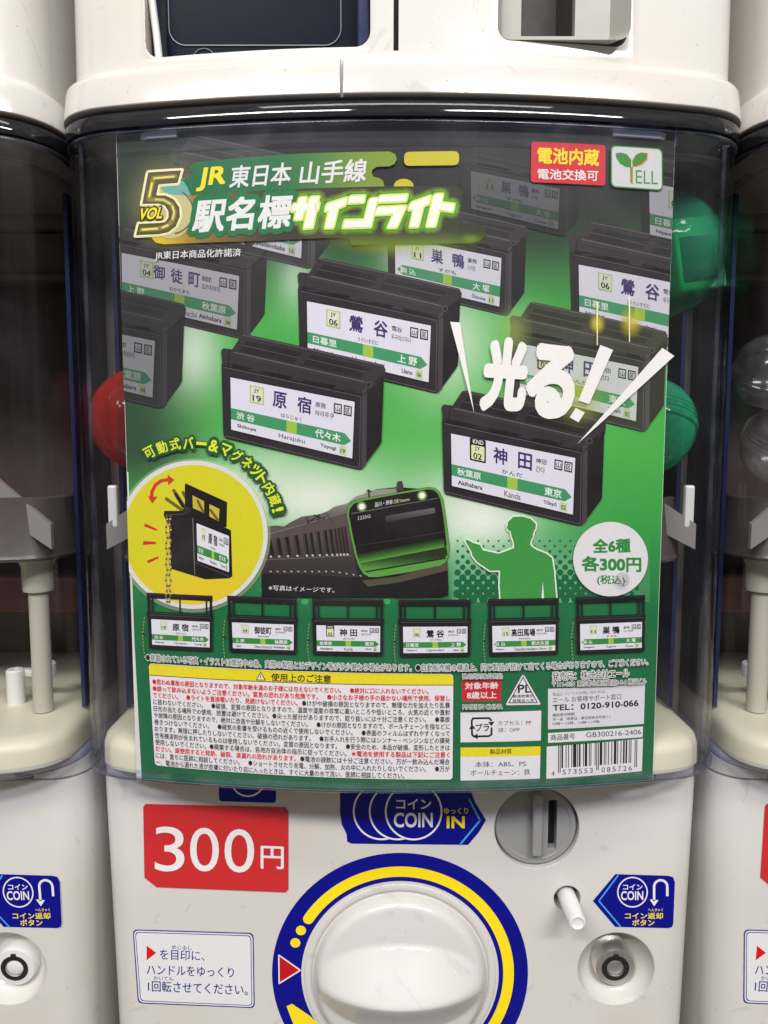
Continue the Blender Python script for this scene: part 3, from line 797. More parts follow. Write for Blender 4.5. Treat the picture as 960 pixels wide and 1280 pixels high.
g = capsule(822, 322, .035, .0300, M['cap_green'], (R(80), R(14), R(8)), 'large green capsule holding a boxed sign, behind the upper right edge of the poster')
bpy.context.view_layer.update(); inv = g.matrix_world.inverted()
gx, gy, gz = g.location
bm = bmesh.new(); rbox(bm, gx-.004, gx+.0215, gy-.021, gy+.004, gz-.021, gz+.013, .0012)
bmesh.ops.transform(bm, matrix=inv @ Matrix.Translation(g.location) @ Matrix.Rotation(R(-9), 4, 'Y') @ Matrix.Rotation(R(14), 4, 'Z') @ Matrix.Translation(-g.location), verts=bm.verts)
o = obj('wrapped_sign', bm, M['cap_green_in'], g)
bm = bmesh.new(); rbox(bm, gx-.002, gx+.0165, gy-.0216, gy-.0205, gz-.017, gz+.004, .0004)
bmesh.ops.transform(bm, matrix=inv @ Matrix.Translation(g.location) @ Matrix.Rotation(R(-9), 4, 'Y') @ Matrix.Rotation(R(14), 4, 'Z') @ Matrix.Translation(-g.location), verts=bm.verts)
o2 = obj('sign_face', bm, M['door'], o)
capsule(808, 537, .02, .0230, M['cap_green'], (R(-20), R(10), 0), 'smaller green capsule lower down behind the right edge of the poster')
capsule(180, 525, .02, .0240, M['cap_red'], (R(78), R(-12), 0), 'red capsule behind the left edge of the poster')
capsule(975, 560, .0, .0175, M['cap_clear'], (R(30), 0, 0), 'clear capsule at the right edge inside the right machine, lower of the two')
capsule(962, 468, .03, .0175, M['cap_clear'], (R(-30), R(20), 0), 'clear capsule at the right edge inside the right machine, upper of the two')
# ================================================================== THE POSTER
BLACK = (26, 24, 26); GREEN = (24, 110, 66); LGREEN = (66, 150, 72)
poster = empty('poster', (0, -.02, -.160))
tag(poster, 'green and black poster picturing station sign lights, behind the clear cover of the middle machine', 'poster')
LIM['s0'] = on_bulge(158, 560)[0]; LIM['s1'] = on_bulge(830, 560)[0]
LIM['z1'] = on_bulge(497, 151)[1]; LIM['z0'] = on_bulge(497, 988.5)[1]
print('poster', LIM)
def sheetpart(o, name=None, label=None):
    o.parent = poster; o.location = -poster.location
    if label: o['label'] = label
    return o
# paper
bm = bmesh.new(); n = 60
A = []; B = []
for i in range(n+1):
    s = LIM['s0']-.0002+(LIM['s1']-LIM['s0']+.0004)*i/n
    for L_, ly in ((A, 0.0), (B, -.0004)):
        L_.append([POSTER.place(s, z, ly) for z in (LIM['z0']-.0002, LIM['z1']+.0002)])
va = [[bm.verts.new(p) for p in q] for q in A]; vb = [[bm.verts.new(p) for p in q] for q in B]
for i in range(n):
    bm.faces.new((va[i][0], va[i+1][0], va[i+1][1], va[i][1])); bm.faces.new((vb[i][0], vb[i][1], vb[i+1][1], vb[i+1][0]))
    bm.faces.new((va[i][0], vb[i][0], vb[i+1][0], va[i+1][0])); bm.faces.new((va[i][1], va[i+1][1], vb[i+1][1], vb[i][1]))
for i in (0, n): bm.faces.new((va[i][0], va[i][1], vb[i][1], vb[i][0]))
sheetpart(obj('paper', bm, plastic('poster_paper', (.80, .80, .79), .5, mottle=.01)))

def lerp(a, b, t): return tuple(a[i]+(b[i]-a[i])*t for i in range(3))
def sstep(a, b, x):
    t = max(0, min(1, (x-a)/(b-a))); return t*t*(3-2*t)
RAMP = [(140, (24, 24, 26)), (240, (32, 33, 34)), (300, (44, 66, 50)), (345, (60, 128, 66)), (400, (72, 172, 76)), (560, (76, 180, 76)), (650, (62, 164, 74)), (720, (44, 136, 70)), (770, (24, 112, 66)), (1000, (20, 104, 64))]
GLOWS = [(243, 445, 42, 62, .75), (243, 400, 30, 40, .3), (372, 350, 30, 50, .6), (395, 625, 130, 62, .95), (560, 430, 70, 85, .75), (600, 652, 90, 62, 1.0), (575, 615, 60, 40, .4), (540, 590, 40, 30, .0), (500, 320, 30, 26, .5),
         (470, 425, 60, 60, .0), (690, 500, 60, 50, .5), (320, 590, 70, 40, .55), (660, 400, 30, 30, .2)]
def bg(px, py):
    c = RAMP[-1][1]
    for (y0, c0), (y1, c1) in zip(RAMP, RAMP[1:]):
        if y0 <= py < y1: c = lerp(c0, c1, (py-y0)/(y1-y0)); break
    if py < RAMP[0][0]: c = RAMP[0][1]
    d = sstep(300, 165, px)*(1-sstep(560, 640, py))
    c = lerp(c, (42, 60, 46), d*.85)
    d = sstep(740, 830, px)*sstep(520, 380, py)*sstep(230, 300, py)
    c = lerp(c, (52, 92, 58), d*.5)
    for gx, gy, rx, ry, a in GLOWS:
        q = ((px-gx)/rx)**2+((py-gy)/ry)**2
        if q < 4: c = lerp(c, (240, 244, 232), a*math.exp(-q*1.25))
    return c
k = Ink(POSTER, 1)
s0, s1, z0, z1 = LIM['s0'], LIM['s1'], LIM['z0'], LIM['z1']
k.step = .0022
k.polyf([(s0, z0), (s1, z0), (s1, z1), (s0, z1)], 0, bg, True)
sheetpart(k.build('background_print', gridz=.0022))
k = Ink(POSTER, 2)     # unprinted margin showing along the left edge
k.poly([(158, 590), (160.5, 590), (168, 800), (178, 987), (160, 987), (150, 800)], 0, (228, 226, 222)); k.clip = True
o = k.build('white_margin'); sheetpart(o)

# --- halftone dots
k = Ink(POSTER, 2); k.clip = True
def pale(px, py):
    a = sstep(655, 730, py)*.55*(1-sstep(700, 830, px)*.75)*(sstep(560, 575, px))
    return (150, 225, 175, a)
k.poly([(560, 650), (812, 650), (812, 752), (560, 752)], 0, lambda x, y: pale(x, y))
row = 0; y = 676
while y < 752:
    r = 1.2+4.4*sstep(670, 745, y)
    x = 572+(row % 2)*6.4
    while x < 812:
        f = 1-sstep(720, 815, x)*.55
        if not (x > 800): k.disc(x, y, r*f, 1, (20, 104, 60), 12)
        x += 12.8
    y += 6.6; row += 1
row = 0; y = 738
while y < 756:
    x = 330+(row % 2)*6.4
    while x < 492: k.disc(x, y, 4.6, 1, (60, 170, 100), 12); x += 12.8
    y += 6.6; row += 1
sheetpart(k.build('halftone_dots', gridz=.004))

# --- sign faces and product pictures
ST = {'harajuku': ('19', '原', '宿', 'はらじゅく', '原宿', '하라주쿠', '渋 谷', '代々木', 'Shibuya', 'Harajuku', 'Yoyogi', 1, '', '原 宿'),
      'uguisudani': ('06', '鶯', '谷', 'うぐいすだに', '莺谷', '우구이스다니', '日暮里', '上 野', 'Nippori', 'Uguisudani', 'Ueno', 1, '', '鶯 谷'),
      'kanda': ('02', '神', '田', 'かんだ', '神田', '간다', '秋葉原', '東京', 'Akihabara', 'Kanda', 'Tōkyō', 1, 'KND', '神 田'),
      'okachimachi': ('04', '御', '徒', 'おかちまち', '御徒町', '오카치마치', '上 野', '秋葉原', 'Ueno', 'Okachimachi', 'Akihabara', 1, '', '御徒町'),
      'sugamo': ('11', '巣', '鴨', 'すがも', '巢鸭', '스가모', '駒 込', '大 塚', 'Komagome', 'Sugamo', 'Ōtsuka', -1, '', '巣 鴨'),
      'takadanobaba': ('15', '高', '田', 'たかだのばば', '高田马场', '다카다노바바', '目 白', '新大久保', 'Mejiro', 'Takadanobaba', 'Shin-Ōkubo', -1, '', '高田馬場'),
      'shinokubo': ('16', '新', '大', 'しんおおくぼ', '新大久保', '신오쿠보', '新 宿', '高田馬場', 'Shinjuku', 'Shin-Ōkubo', 'Takadanobaba', 1, '', '新大久保')}
def sign_face(k, q, st, L, small=False, lit=1.0):
    num, k1, k2, kana, zh, ko, l, r, lr, mr, rr, dr, code, full = ST[st]
    q = [Vector(p) for p in q]
    B = lambda u, v: tuple((q[0]*(1-u)+q[1]*u)*(1-v)+(q[3]*(1-u)+q[2]*u)*v)
    Q = lambda u0, v0, u1, v1: [B(u0, v0), B(u1, v0), B(u1, v1), B(u0, v1)]
    pw = (228, 225, 238) if not small else (232, 230, 240)
    k.poly(Q(0, 0, 1, 1), L, pw)
    GB = (66, 152, 100) if not small else (58, 140, 66)
    if dr > 0: k.poly([B(0, .585), B(.93, .585), B(.985, .70), B(.93, .80), B(0, .80)], L+1, GB)
    else: k.poly([B(1, .585), B(.07, .585), B(.015, .70), B(.07, .80), B(1, .80)], L+1, GB)
    k.poly(Q(.455, .585, .54, .80), L+2, (160, 200, 70))
    P = (62, 46, 110) if not small else (24, 22, 30)
    G = (60, 56, 66)
    if code:
        k.rrectq(Q(.15, -.0, .28, .43), 2 if not small else .7, L+1, BLACK); k.text(code, Q(.175, .02, .26, .1), L+2, WHITE, .03)
        k.rrectq(Q(.162, .13, .268, .40), 1.2 if not small else .4, L+2, (226, 230, 180)); tv = .15
    else:
        k.poly(Q(.155, .07, .27, .40), L+1, (176, 206, 120)); k.poly(Q(.165, .095, .26, .375), L+2, (226, 226, 206)); tv = .12
    if not small: k.text('JY', Q(.19, tv, .235, tv+.085), L+3, BLACK, .02)
    k.text(num, Q(.178, tv+.12, .248, tv+.24), L+3, BLACK, .025)
    if small:
        k.text(full, Q(.36 if len(full) < 4 else .30, .12, .64 if len(full) < 4 else .68, .42), L+1, P, .045)
        k.text(kana, Q(.42, .47, .6, .54), L+1, G, .03); k.text(zh, Q(.70, .15, .8, .24), L+1, G, .02); k.text(ko, Q(.70, .29, .86, .37), L+1, G, .02)
    else:
        if st == 'okachimachi': k.text('御', Q(.27, .1, .37, .38), L+1, P, .03); k.text('徒', Q(.42, .1, .52, .38), L+1, P, .03); k.text('町', Q(.57, .1, .67, .38), L+1, P, .03)
        else: k.text(k1, Q(.34, .085, .455, .39), L+1, P, .035); k.text(k2, Q(.54, .085, .655, .39), L+1, P, .035)
        k.text(kana, Q(.41, .47, .58, .55), L+1, G, .012); k.text(zh, Q(.685, .13, .77, .23), L+1, G, .02); k.text(ko, Q(.685, .28, .84 if len(ko) > 3 else .76, .385), L+1, G, .015)
    for u, t in ((.835, '山'), (.915, '区')):
        k.poly(Q(u, .09, u+.065, .27), L+1, BLACK); k.poly(Q(u+.009, .115, u+.056, .245), L+2, pw); k.text(t, Q(u+.014, .13, u+.051, .23), L+3, BLACK, .03)
    sp = .05
    k.text(l, Q(.045, .625, .045+.065*max(2, len(l.replace(' ', '')))+.02*(' ' in l), .765), L+2, (230, 240, 232), .03)
    wr_ = .07*len(r.replace(' ', ''))+.02*(' ' in r)
    k.text(r, Q(.90-wr_, .615, .90, .77), L+2, (235, 242, 236), .035)
    k.text(lr, Q(.05, .86, .05+.0225*len(lr), .945), L+1, BLACK, .03)
    k.text(mr, Q(.50-.0135*len(mr), .85, .50+.0135*len(mr), .965), L+1, (96, 92, 100) if not small else BLACK, .012)
    k.text(rr, Q(.865-.022*len(rr), .86, .865, .945), L+1, BLACK, .03)
    k.poly(Q(.89, .82, .95, .98), L+1, (196, 214, 160)); k.text(num, Q(.902, .87, .938, .95), L+2, BLACK, .02)

def product(dx, dy, st, name, base, tint=None, label=None, sc=1.0):
    T = lambda x, y: (279+dx+(x-279)*sc, 437+dy+(y-437)*sc)
    T_ = lambda L_: [T(*p) for p in L_]
    k = Ink(POSTER, base); k.clip = True; k.tint = tint
    F1, F2, F3 = (42, 35, 40), (28, 23, 27), (52, 45, 50)
    k.rrectq(T_([(277.5, 452), (454, 490), (452.5, 587), (280, 546.5)]), 5, 0, F1)
    k.poly(T_([(453, 488), (480, 468), (477, 552), (474, 557), (452, 586.5)]), 0, F2)
    k.poly(T_([(453, 488), (459, 484), (458, 580), (452, 586.5)]), 1, (70, 62, 68))
    k.poly(T_([(277, 439), (280, 435.5), (291, 437), (303, 419), (308, 418), (479, 456), (482, 462), (480.5, 473), (456, 495), (449, 494), (279, 457)]), 0, F3)
    k.poly(T_([(293, 440), (306, 422), (474, 459), (456, 478)]), 1, (52, 45, 49))
    k.poly(T_([(299, 439), (309, 426), (378, 441), (368, 454)]), 2, (34, 29, 32)); k.poly(T_([(379, 456), (389, 443.5), (464, 460), (451, 472)]), 2, (36, 31, 34))
    k.stroke(T_([(304, 432), (373, 447.5)]), 1.1, 3, (78, 70, 74)); k.stroke(T_([(385, 449), (458, 465.5)]), 1.1, 3, (78, 70, 74))
    k.poly(T_([(293, 441), (456, 478), (456, 483), (293, 446)]), 2, (58, 50, 55))
    k.stroke(T_([(293, 440.5), (456, 477.5)]), 1.0, 3, (112, 102, 108), joints=False)
    k.stroke(T_([(280, 457.5), (452, 494)]), 1.3, 3, (28, 24, 27), joints=False); k.stroke(T_([(281, 459.5), (451, 496)]), .8, 4, (104, 95, 101), joints=False)
    k.stroke(T_([(454, 494), (479, 473.5)]), 1.2, 3, (28, 24, 27), joints=False)
    k.stroke(T_([(305, 419.5), (478, 457.5)]), .9, 3, (106, 98, 102), joints=False)
    k.disc(*T(461, 481), 3.6*sc, 3, (38, 32, 36), 14); k.ringp(*T(461, 481), 3.0*sc, 3.8*sc, 4, (98, 90, 96), n=14)
    k.stroke(T_([(288, 437.5), (286, 457)]), 1.0, 4, (30, 26, 28)); k.stroke(T_([(451, 497), (449.5, 584)]), .9, 4, (90, 82, 88), joints=False)
    k.stroke(T_([(283, 545), (450, 585)]), .9, 4, (96, 88, 94), joints=False)
    q = T_([(289, 472), (443.5, 502.5), (440.5, 573), (290, 537)])
    k.poly(T_([(287.5, 470), (445, 501), (442.5, 575.5), (288.5, 539)]), 2, (34, 29, 33))
    sign_face(k, q, st, 3)
    o = k.build(name, gridz=.004); sheetpart(o, label=label); return o
DK = (36, 38, 38)
product(302, -248, 'sugamo', 'product_picture', 4, (DK, .74), 'dim sign light picture at the top', .72)
product(522, -243, 'uguisudani', 'product_picture', 4, (DK, .38), 'sign light picture cut off at the top right')
product(-64, -250, 'shinokubo', 'product_picture', 4, ((90, 100, 94), .30), 'sign light picture half hidden under the title')
product(-136, -154, 'okachimachi', 'product_picture', 5, ((60, 62, 60), .40), 'Okachimachi sign light picture', .95)
product(-249, -76, 'okachimachi', 'product_picture', 13, ((44, 50, 46), .55), 'sign light picture cut off at the left edge')
product(206, -170.5, 'sugamo', 'product_picture', 6, ((90, 100, 94), .18), 'Sugamo sign light picture', .86)
product(434, -141, 'uguisudani', 'product_picture', 5, ((90, 96, 92), .15), 'Uguisudani sign light picture at the right')
product(95, -95, 'uguisudani', 'product_picture', 14, None, 'Uguisudani sign light picture in the middle')
product(360, -41, 'kanda', 'product_picture', 13, ((120, 150, 90), .25), 'ghosted Kanda sign light picture', .96)
product(0, 0, 'harajuku', 'product_picture', 22, None, 'Harajuku sign light picture')
product(274.5, 70, 'kanda', 'product_picture', 22, None, 'Kanda sign light picture')

# --- glints above the lettering
k = Ink(POSTER, 31)
for gx, gy, r, a in ((745, 405, 16, .8), (787, 403, 24, .6), (745, 405, 5, 1), (785, 398, 6, .8)): k.glow(gx, gy, r*.75, r, 0, (238, 222, 60), a)
k.glow(640, 415, 30, 40, 0, (200, 220, 120), .35); k.glow(722, 500, 40, 40, 0, (200, 215, 60), .4)
k.poly([(744, 378), (746, 378), (745.6, 432), (744.4, 432)], 1, (250, 246, 190)); k.poly([(784, 372), (786, 372), (785.6, 428), (784.4, 428)], 1, (250, 246, 190))
sheetpart(k.build('yellow_glints'))

# --- title banner
k = Ink(POSTER, 24); k.clip = True
k.glow(210, 255, 62, 72, 0, (190, 190, 120), .55)
k.glow(500, 295, 110, 34, 0, (190, 215, 60), .55)
def brown(x, y):
    c = lerp((228, 196, 40), (140, 112, 52), sstep(195, 262, x)); c = lerp(c, (66, 52, 44), sstep(250, 350, x)); c = lerp(c, (50, 56, 34), sstep(380, 500, x))
    return lerp(c, (120, 150, 40), .75*sstep(286, 306, y)*sstep(360, 450, x)*(1-sstep(560, 590, x)*.5))
k.poly([(227, 246), (380, 235.5), (480, 233), (572, 234), (578, 240), (576, 252), (568, 262), (569, 272), (580, 279), (598, 281), (606, 286), (607, 295), (600, 301), (588, 305), (440, 307), (436, 299), (425, 297.5), (330, 302), (206, 306), (196, 304), (191, 298), (200, 285)], 1, brown)
def gg(x, y): return lerp((30, 112, 68), (132, 156, 50), sstep(330, 480, x))
k.poly([(222, 246.5), (226, 226), (240, 222), (242, 217), (238.5, 211), (243, 204.5), (252, 203), (378, 193), (487, 190.5), (494, 194), (496, 200), (493, 206), (487, 209), (471, 209.5), (466, 213), (464.5, 217), (467, 222), (474, 223.5), (479, 227), (480.5, 234), (380, 237)], 2, gg)
k.rrectq([(505, 191), (573.5, 190), (573.5, 207.5), (505, 208.5)], 7, 2, (206, 192, 44))
k.poly([(491.5, 234)]+[(504.5+12.5*math.cos(R(a)), 234-9.5*math.sin(R(a))) for a in range(180, -1, -20)]+[(517, 234)], 2, (206, 192, 44))
k.glow(588, 300, 20, 9, 3, (150, 180, 60), .5)
sheetpart(k.build('title_banner', gridz=.002))
# --- the big five
k = Ink(POSTER, 28)
Z = lambda x, y: (170+x/4.571, 180+y/4.571)
k.disc(*Z(205, 390), 28, 0, (205, 196, 140), 40, ry=34)
k.poly([Z(180, 290), Z(130, 240), Z(210, 225), Z(275, 215), Z(300, 250), Z(320, 300)], 1, (110, 176, 170))
k.ringp(*Z(205, 390), 27, 29, 1, (120, 100, 50), -80, 60)
five = [Z(*p) for p in ((75, 165), (270, 153), (248, 232), (140, 240), (128, 296), (178, 296), (225, 318), (258, 365), (262, 420), (238, 478), (195, 512), (140, 524), (4, 530), (22, 458), (140, 452), (172, 448), (190, 425), (190, 390), (170, 360), (138, 350), (40, 352))]
k.stroke(five, 4.5, 2, (250, 240, 150), True); k.poly(five, 3, (94, 84, 40)); k.stroke(five, 1.5, 4, (255, 250, 225), True)
k.stroke([Z(*p) for p in ((232, 190), (108, 200), (80, 322), (165, 325), (212, 352), (228, 395), (218, 440), (185, 475), (140, 488), (40, 495))], 5.4, 4, (150, 138, 60))
for pp, cc in ((((225, 192), (112, 202)), (240, 226, 120)), (((100, 230), (84, 305)), (250, 236, 110)), (((120, 322), (165, 325), (205, 348)), (226, 214, 120)), (((216, 360), (226, 395), (216, 435)), (232, 222, 130)), (((190, 468), (160, 482)), (250, 240, 120)), (((130, 488), (45, 494)), (250, 236, 110))):
    k.stroke([Z(*p) for p in pp], 2.4, 5, cc)
k.text('VOL', [Z(38, 372), Z(175, 362), Z(155, 432), Z(20, 442)], 7, (60, 50, 20), .0, grow=.10, big=True); k.text('VOL', [Z(38, 372), Z(175, 362), Z(155, 432), Z(20, 442)], 8, (252, 236, 40), .045, big=True)
sheetpart(k.build('volume_five'))
# --- title lettering
k = Ink(POSTER, 29)
q = [(251, 211), (286.5, 207.5), (282, 238.5), (245.5, 241)]; k.text('JR', q, 1, (250, 232, 40), .05, 5, big=True)
k.text('東日本', [(291, 208.5), (367, 203.5), (363, 232.5), (287, 236.5)], 1, WHITE, .035, big=True)
k.text('山手線', [(378, 203.5), (461, 199), (457, 228.5), (374, 232.5)], 1, WHITE, .035, big=True)
q = [(247, 250), (368, 243), (363, 286.5), (240, 293)]
for g, c in ((.10, (24, 120, 70)),): k.text('駅名標', q, 1, c, .055, grow=g, big=True)
k.text('駅名標', q, 3, (240, 240, 238), .05, big=True)
# サインライト in cut block strokes (photo positions)
W4 = lambda x, y: (360+x/4.174, 180+y/4.174)
blocks = [[(30, 318), (166, 312), (158, 352), (22, 356)], [(62, 285), (100, 283), (76, 398), (38, 400)], [(118, 282), (164, 280), (130, 442), (86, 446)],
          [(205, 318), (310, 285), (300, 325), (262, 340), (238, 442), (196, 444), (216, 352), (196, 356)],
          [(325, 278), (402, 274), (396, 310), (316, 314)], [(428, 290), (468, 288), (432, 438), (288, 442), (298, 402), (400, 400)],
          [(478, 276), (622, 268), (614, 304), (470, 310)], [(466, 335), (616, 328), (566, 440), (520, 442), (552, 370), (458, 374)],
          [(640, 312), (742, 276), (732, 318), (704, 330), (678, 436), (636, 438), (656, 345), (630, 350)], [(762, 268), (806, 266), (798, 310), (865, 318), (858, 358), (788, 348), (766, 434), (722, 436)]]
for w, kk, c in ((17, -.6, (170, 215, 60, .16)), (11.5, 0, (170, 215, 60, .35)), (8.5, 1, (70, 178, 60)), (6.2, 2, (30, 128, 60)), (4.4, 3, (222, 236, 70))):
    for b in blocks: k.stroke([W4(*p) for p in b], w, kk, c, True)
for b in blocks: k.poly([W4(*p) for p in b], 3, (222, 236, 70)); k.poly([W4(*p) for p in b], 4, (250, 252, 236)); k.stroke([W4(*p) for p in b], .8, 4, (250, 252, 236), True)
k.text('JR東日本商品化許諾済', [(196, 315), (302.5, 311), (302.5, 323), (195, 327)], 1, (232, 232, 232), .02)
sheetpart(k.build('title_lettering'))

# --- badges top right
k = Ink(POSTER, 24)
k.rrectq([(663.5, 178), (755.5, 182.5), (755.5, 233), (662.5, 228.5)], 4, 0, (214, 34, 52))
k.text('電池内蔵', [(671, 184.5), (748.5, 188), (747.5, 209), (670.5, 206)], 1, (250, 222, 40), .05, big=True)
k.text('電池交換可', [(671, 211.5), (747, 214), (746.5, 227.5), (671, 225)], 1, WHITE, .03)
sheetpart(k.build('battery_badge'))
k = Ink(POSTER, 24); y4 = lambda x, y: (740+x/4.364, 100+y/4.364)
q = [y4(97, 360), y4(378, 378), y4(380, 608), y4(97, 588)]
k.rrectq(q, 7, 0, (60, 150, 70)); k.rrectq(q, 6, 1, (214, 214, 216), 1.5)
k.poly([y4(*p) for p in ((122, 405), (150, 400), (185, 410), (208, 440), (207, 482), (180, 480), (148, 462), (128, 435))], 2, (62, 142, 52))
k.poly([y4(*p) for p in ((215, 480), (212, 445), (232, 412), (262, 398), (298, 404), (296, 440), (270, 466), (240, 478))], 2, (224, 130, 70)); k.poly([y4(*p) for p in ((217, 474), (216, 445), (234, 414), (262, 402), (293, 406), (290, 434), (262, 460), (236, 472))], 3, (62, 142, 52))
k.poly([y4(*p) for p in ((201, 480), (217, 478), (217, 572), (203, 568))], 2, (222, 120, 60)); k.poly([y4(*p) for p in ((203, 482), (213, 480), (212, 566), (204, 560))], 3, (90, 160, 56))
k.text('ELL', [y4(232, 495), y4(352, 503), y4(352, 574), y4(232, 568)], 2, (74, 158, 60), .0)
sheetpart(k.build('maker_logo'))

# --- it lights up!
k = Ink(POSTER, 34); Cc = lambda x, y: (480+x/2.2857, 360+y/2.2857); CR = (252, 249, 244)
for w, c, kk in ((9, (210, 225, 120, .35), 0),):
    pass
q1 = [Cc(292, 136), Cc(418, 150), Cc(398, 352), Cc(268, 352)]
q2 = [Cc(415, 150), Cc(560, 175), Cc(528, 378), Cc(398, 366)]
for ss, q in (('光', q1), ('る', q2)):
    k.text(ss, q, 2, CR, .07, 4, big=True)
for b in ([(614, 164), (650, 178), (582, 332), (552, 322)], [(544, 343), (570, 356), (552, 384), (527, 370)], [(188, 98), (216, 100), (256, 358)], [(790, 172), (824, 195), (548, 446)]):
    k.poly([Cc(*p) for p in b], 2, CR)
sheetpart(k.build('lights_up_lettering'))

# --- magnet circle
k = Ink(POSTER, 26); k.clip = True
k.disc(243, 669, 96, 0, (220, 235, 200, .25), 60); k.disc(243, 668, 92.5, 1, (226, 226, 220), 64)
k.disc(243, 668, 87, 2, lambda x, y: lerp((222, 214, 40), (240, 205, 40), sstep(690, 760, y)), 64)
z2 = lambda x, y: (150+x/4.364, 550+y/4.364)
D1, D2 = (26, 22, 24), (40, 35, 37)
OL = (110, 100, 34)
for pts in (((400, 420), (260, 320), (270, 345)), ((400, 425), (300, 275), (290, 290)), ((420, 410), (350, 285), (330, 300)), ((470, 420), (395, 330), (380, 360)), ((540, 450), (490, 360), (470, 380))):
    k.stroke([z2(*p) for p in pts[:2]], 4.2, 3, OL)
k.stroke([z2(310, 295), z2(350, 360)], 4, 4, D1)
k.poly([z2(*p) for p in ((248, 385), (360, 385), (420, 405), (610, 490), (618, 740), (600, 752), (470, 757), (285, 700), (275, 470), (245, 410))], 4, D1)
k.poly([z2(*p) for p in ((285, 425), (402, 425), (412, 662), (292, 692))], 5, (34, 30, 33))
k.stroke([z2(404, 425), z2(414, 730)], 1.1, 6, (120, 112, 110)); k.stroke([z2(250, 408), z2(360, 402)], .8, 6, (90, 84, 84)); k.stroke([z2(414, 664), z2(600, 742)], .8, 6, (90, 84, 84))
hp = [z2(*p) for p in ((365, 240), (585, 340), (582, 470), (365, 405))]
k.poly(hp, 6, D1); k.stroke(hp, 2, 6, D1, True)
k.poly([z2(*p) for p in ((402, 300), (465, 333), (465, 395), (404, 370))], 7, (200, 184, 60)); k.poly([z2(*p) for p in ((494, 348), (548, 375), (545, 442), (494, 415))], 7, (206, 190, 60))
k.stroke([z2(430, 330), z2(462, 392)], 3, 8, OL); k.stroke([z2(500, 380), z2(540, 435)], 3, 8, OL)
k.disc(*z2(372, 382), 5, 8, (50, 44, 46), 14)
k.poly([z2(*p) for p in ((418, 440), (608, 515), (608, 728), (424, 660))], 6, (10, 9, 10))
sign_face(k, [z2(424, 452), z2(600, 522), z2(600, 718), z2(429, 655)], 'harajuku', 7, True)
for i in range(34):
    y = 415+i*14.5
    for xx in (262+4*math.sin(i), 280+4*math.cos(i*1.3)):
        if y < 880: k.disc(*z2(xx, y), 1.35, 9, (205, 180, 130) if i % 2 else (120, 96, 60), 8)
# red arrow and dashes
RD = (214, 50, 40)
k.stroke([z2(*p) for p in ((178, 315), (182, 280), (200, 245), (230, 222), (272, 215))], 4.2, 3, RD)
k.poly([z2(*p) for p in ((158, 305), (212, 308), (183, 345))], 4, RD); k.poly([z2(*p) for p in ((266, 188), (303, 217), (270, 246))], 4, RD)
for b in ([(143, 452), (210, 485), (206, 494), (139, 470)], [(133, 549), (203, 553), (203, 566), (133, 570)], [(153, 656), (216, 632), (219, 642), (160, 671)]): k.poly([z2(*p) for p in b], 3, RD)
sheetpart(k.build('magnet_bar_picture', gridz=.01), label='yellow circle picturing a sign light with its moving bar')
k = Ink(POSTER, 33); s_ = '可動式バー&マグネット内蔵!'
import itertools
wts = [1, 1, 1, 1, 1, .9, 1, .95, .95, .8, .85, 1, 1, .6]; tot = sum(wts); acc = 0
for ch, w in zip(s_, wts):
    f = (acc+w/2)/tot; acc += w
    a = R(122-108*f); rr = 116.5-7*f; cx, cy = 243+rr*math.cos(a), 668-rr*math.sin(a)
    hw_, hh = (6.6 if ch != '!' else 2.2)*(.93 if w < 1 else 1), (7.6 if ch not in 'ー' else 1.6)
    ux, uy = math.sin(a), math.cos(a); vx, vy = math.cos(a), -math.sin(a)
    q = [(cx-ux*hw_+vx*hh, cy-uy*hw_+vy*hh), (cx+ux*hw_+vx*hh, cy+uy*hw_+vy*hh), (cx+ux*hw_-vx*hh, cy+uy*hw_-vy*hh), (cx-ux*hw_-vx*hh, cy-uy*hw_-vy*hh)]
    k.text(ch, q, 0, (26, 92, 44), .05, grow=.13, big=True) if ch not in 'ー' else k.stroke([((q[0][0]+q[3][0])/2, (q[0][1]+q[3][1])/2), ((q[1][0]+q[2][0])/2, (q[1][1]+q[2][1])/2)], 6, 0, (26, 92, 44))
    k.text(ch, q, 1, (232, 236, 60), .035, big=True)
sheetpart(k.build('arched_lettering'))

# --- train
k = Ink(POSTER, 17); T3 = lambda x, y: (330+x/3.84, 590+y/3.84); TT = lambda L_: [T3(*p) for p in L_]
k.poly(TT([(-10, 300), (60, 256), (110, 262), (300, 190), (400, 150), (440, 120), (540, 82), (640, 72), (820, 85), (860, 300), (880, 440), (885, 560), (860, 600), (-10, 600)]), 0, (28, 22, 24))
k.poly(TT([(-10, 262), (60, 256), (95, 262), (130, 240), (180, 214), (290, 198), (340, 165), (400, 150), (440, 118), (540, 84), (640, 78), (640, 100), (400, 190), (-10, 305)]), 1, lambda x, y: lerp((148, 150, 136), (92, 86, 82), sstep(620, 655, y)))
k.poly(TT([(-10, 303), (200, 250), (402, 186), (420, 320), (455, 505), (200, 490), (-10, 488)]), 2, lambda x, y: lerp((92, 78, 76), (52, 42, 44), sstep(665, 715, y)))
for i, x in enumerate((28, 68, 110, 155, 200, 228, 262, 296, 322, 345, 362, 378, 394)):
    w = 15 if x < 180 else (11 if x < 330 else 6); t = 330-(x*.17); 
    k.poly(TT([(x-6, t), (x+w-6, t-3), (x+w+10, 400-x*.02), (x+8, 404-x*.02)]), 3, (30, 25, 29)); k.poly(TT([(x+2, 402-x*.03), (x+12, 401-x*.03), (x+12, 410-x*.03), (x+3, 411-x*.03)]), 4, (205, 196, 196))
    k.stroke(TT([(x-10, t), (x+9, 470)]), .8, 4, (54, 44, 46), joints=False)
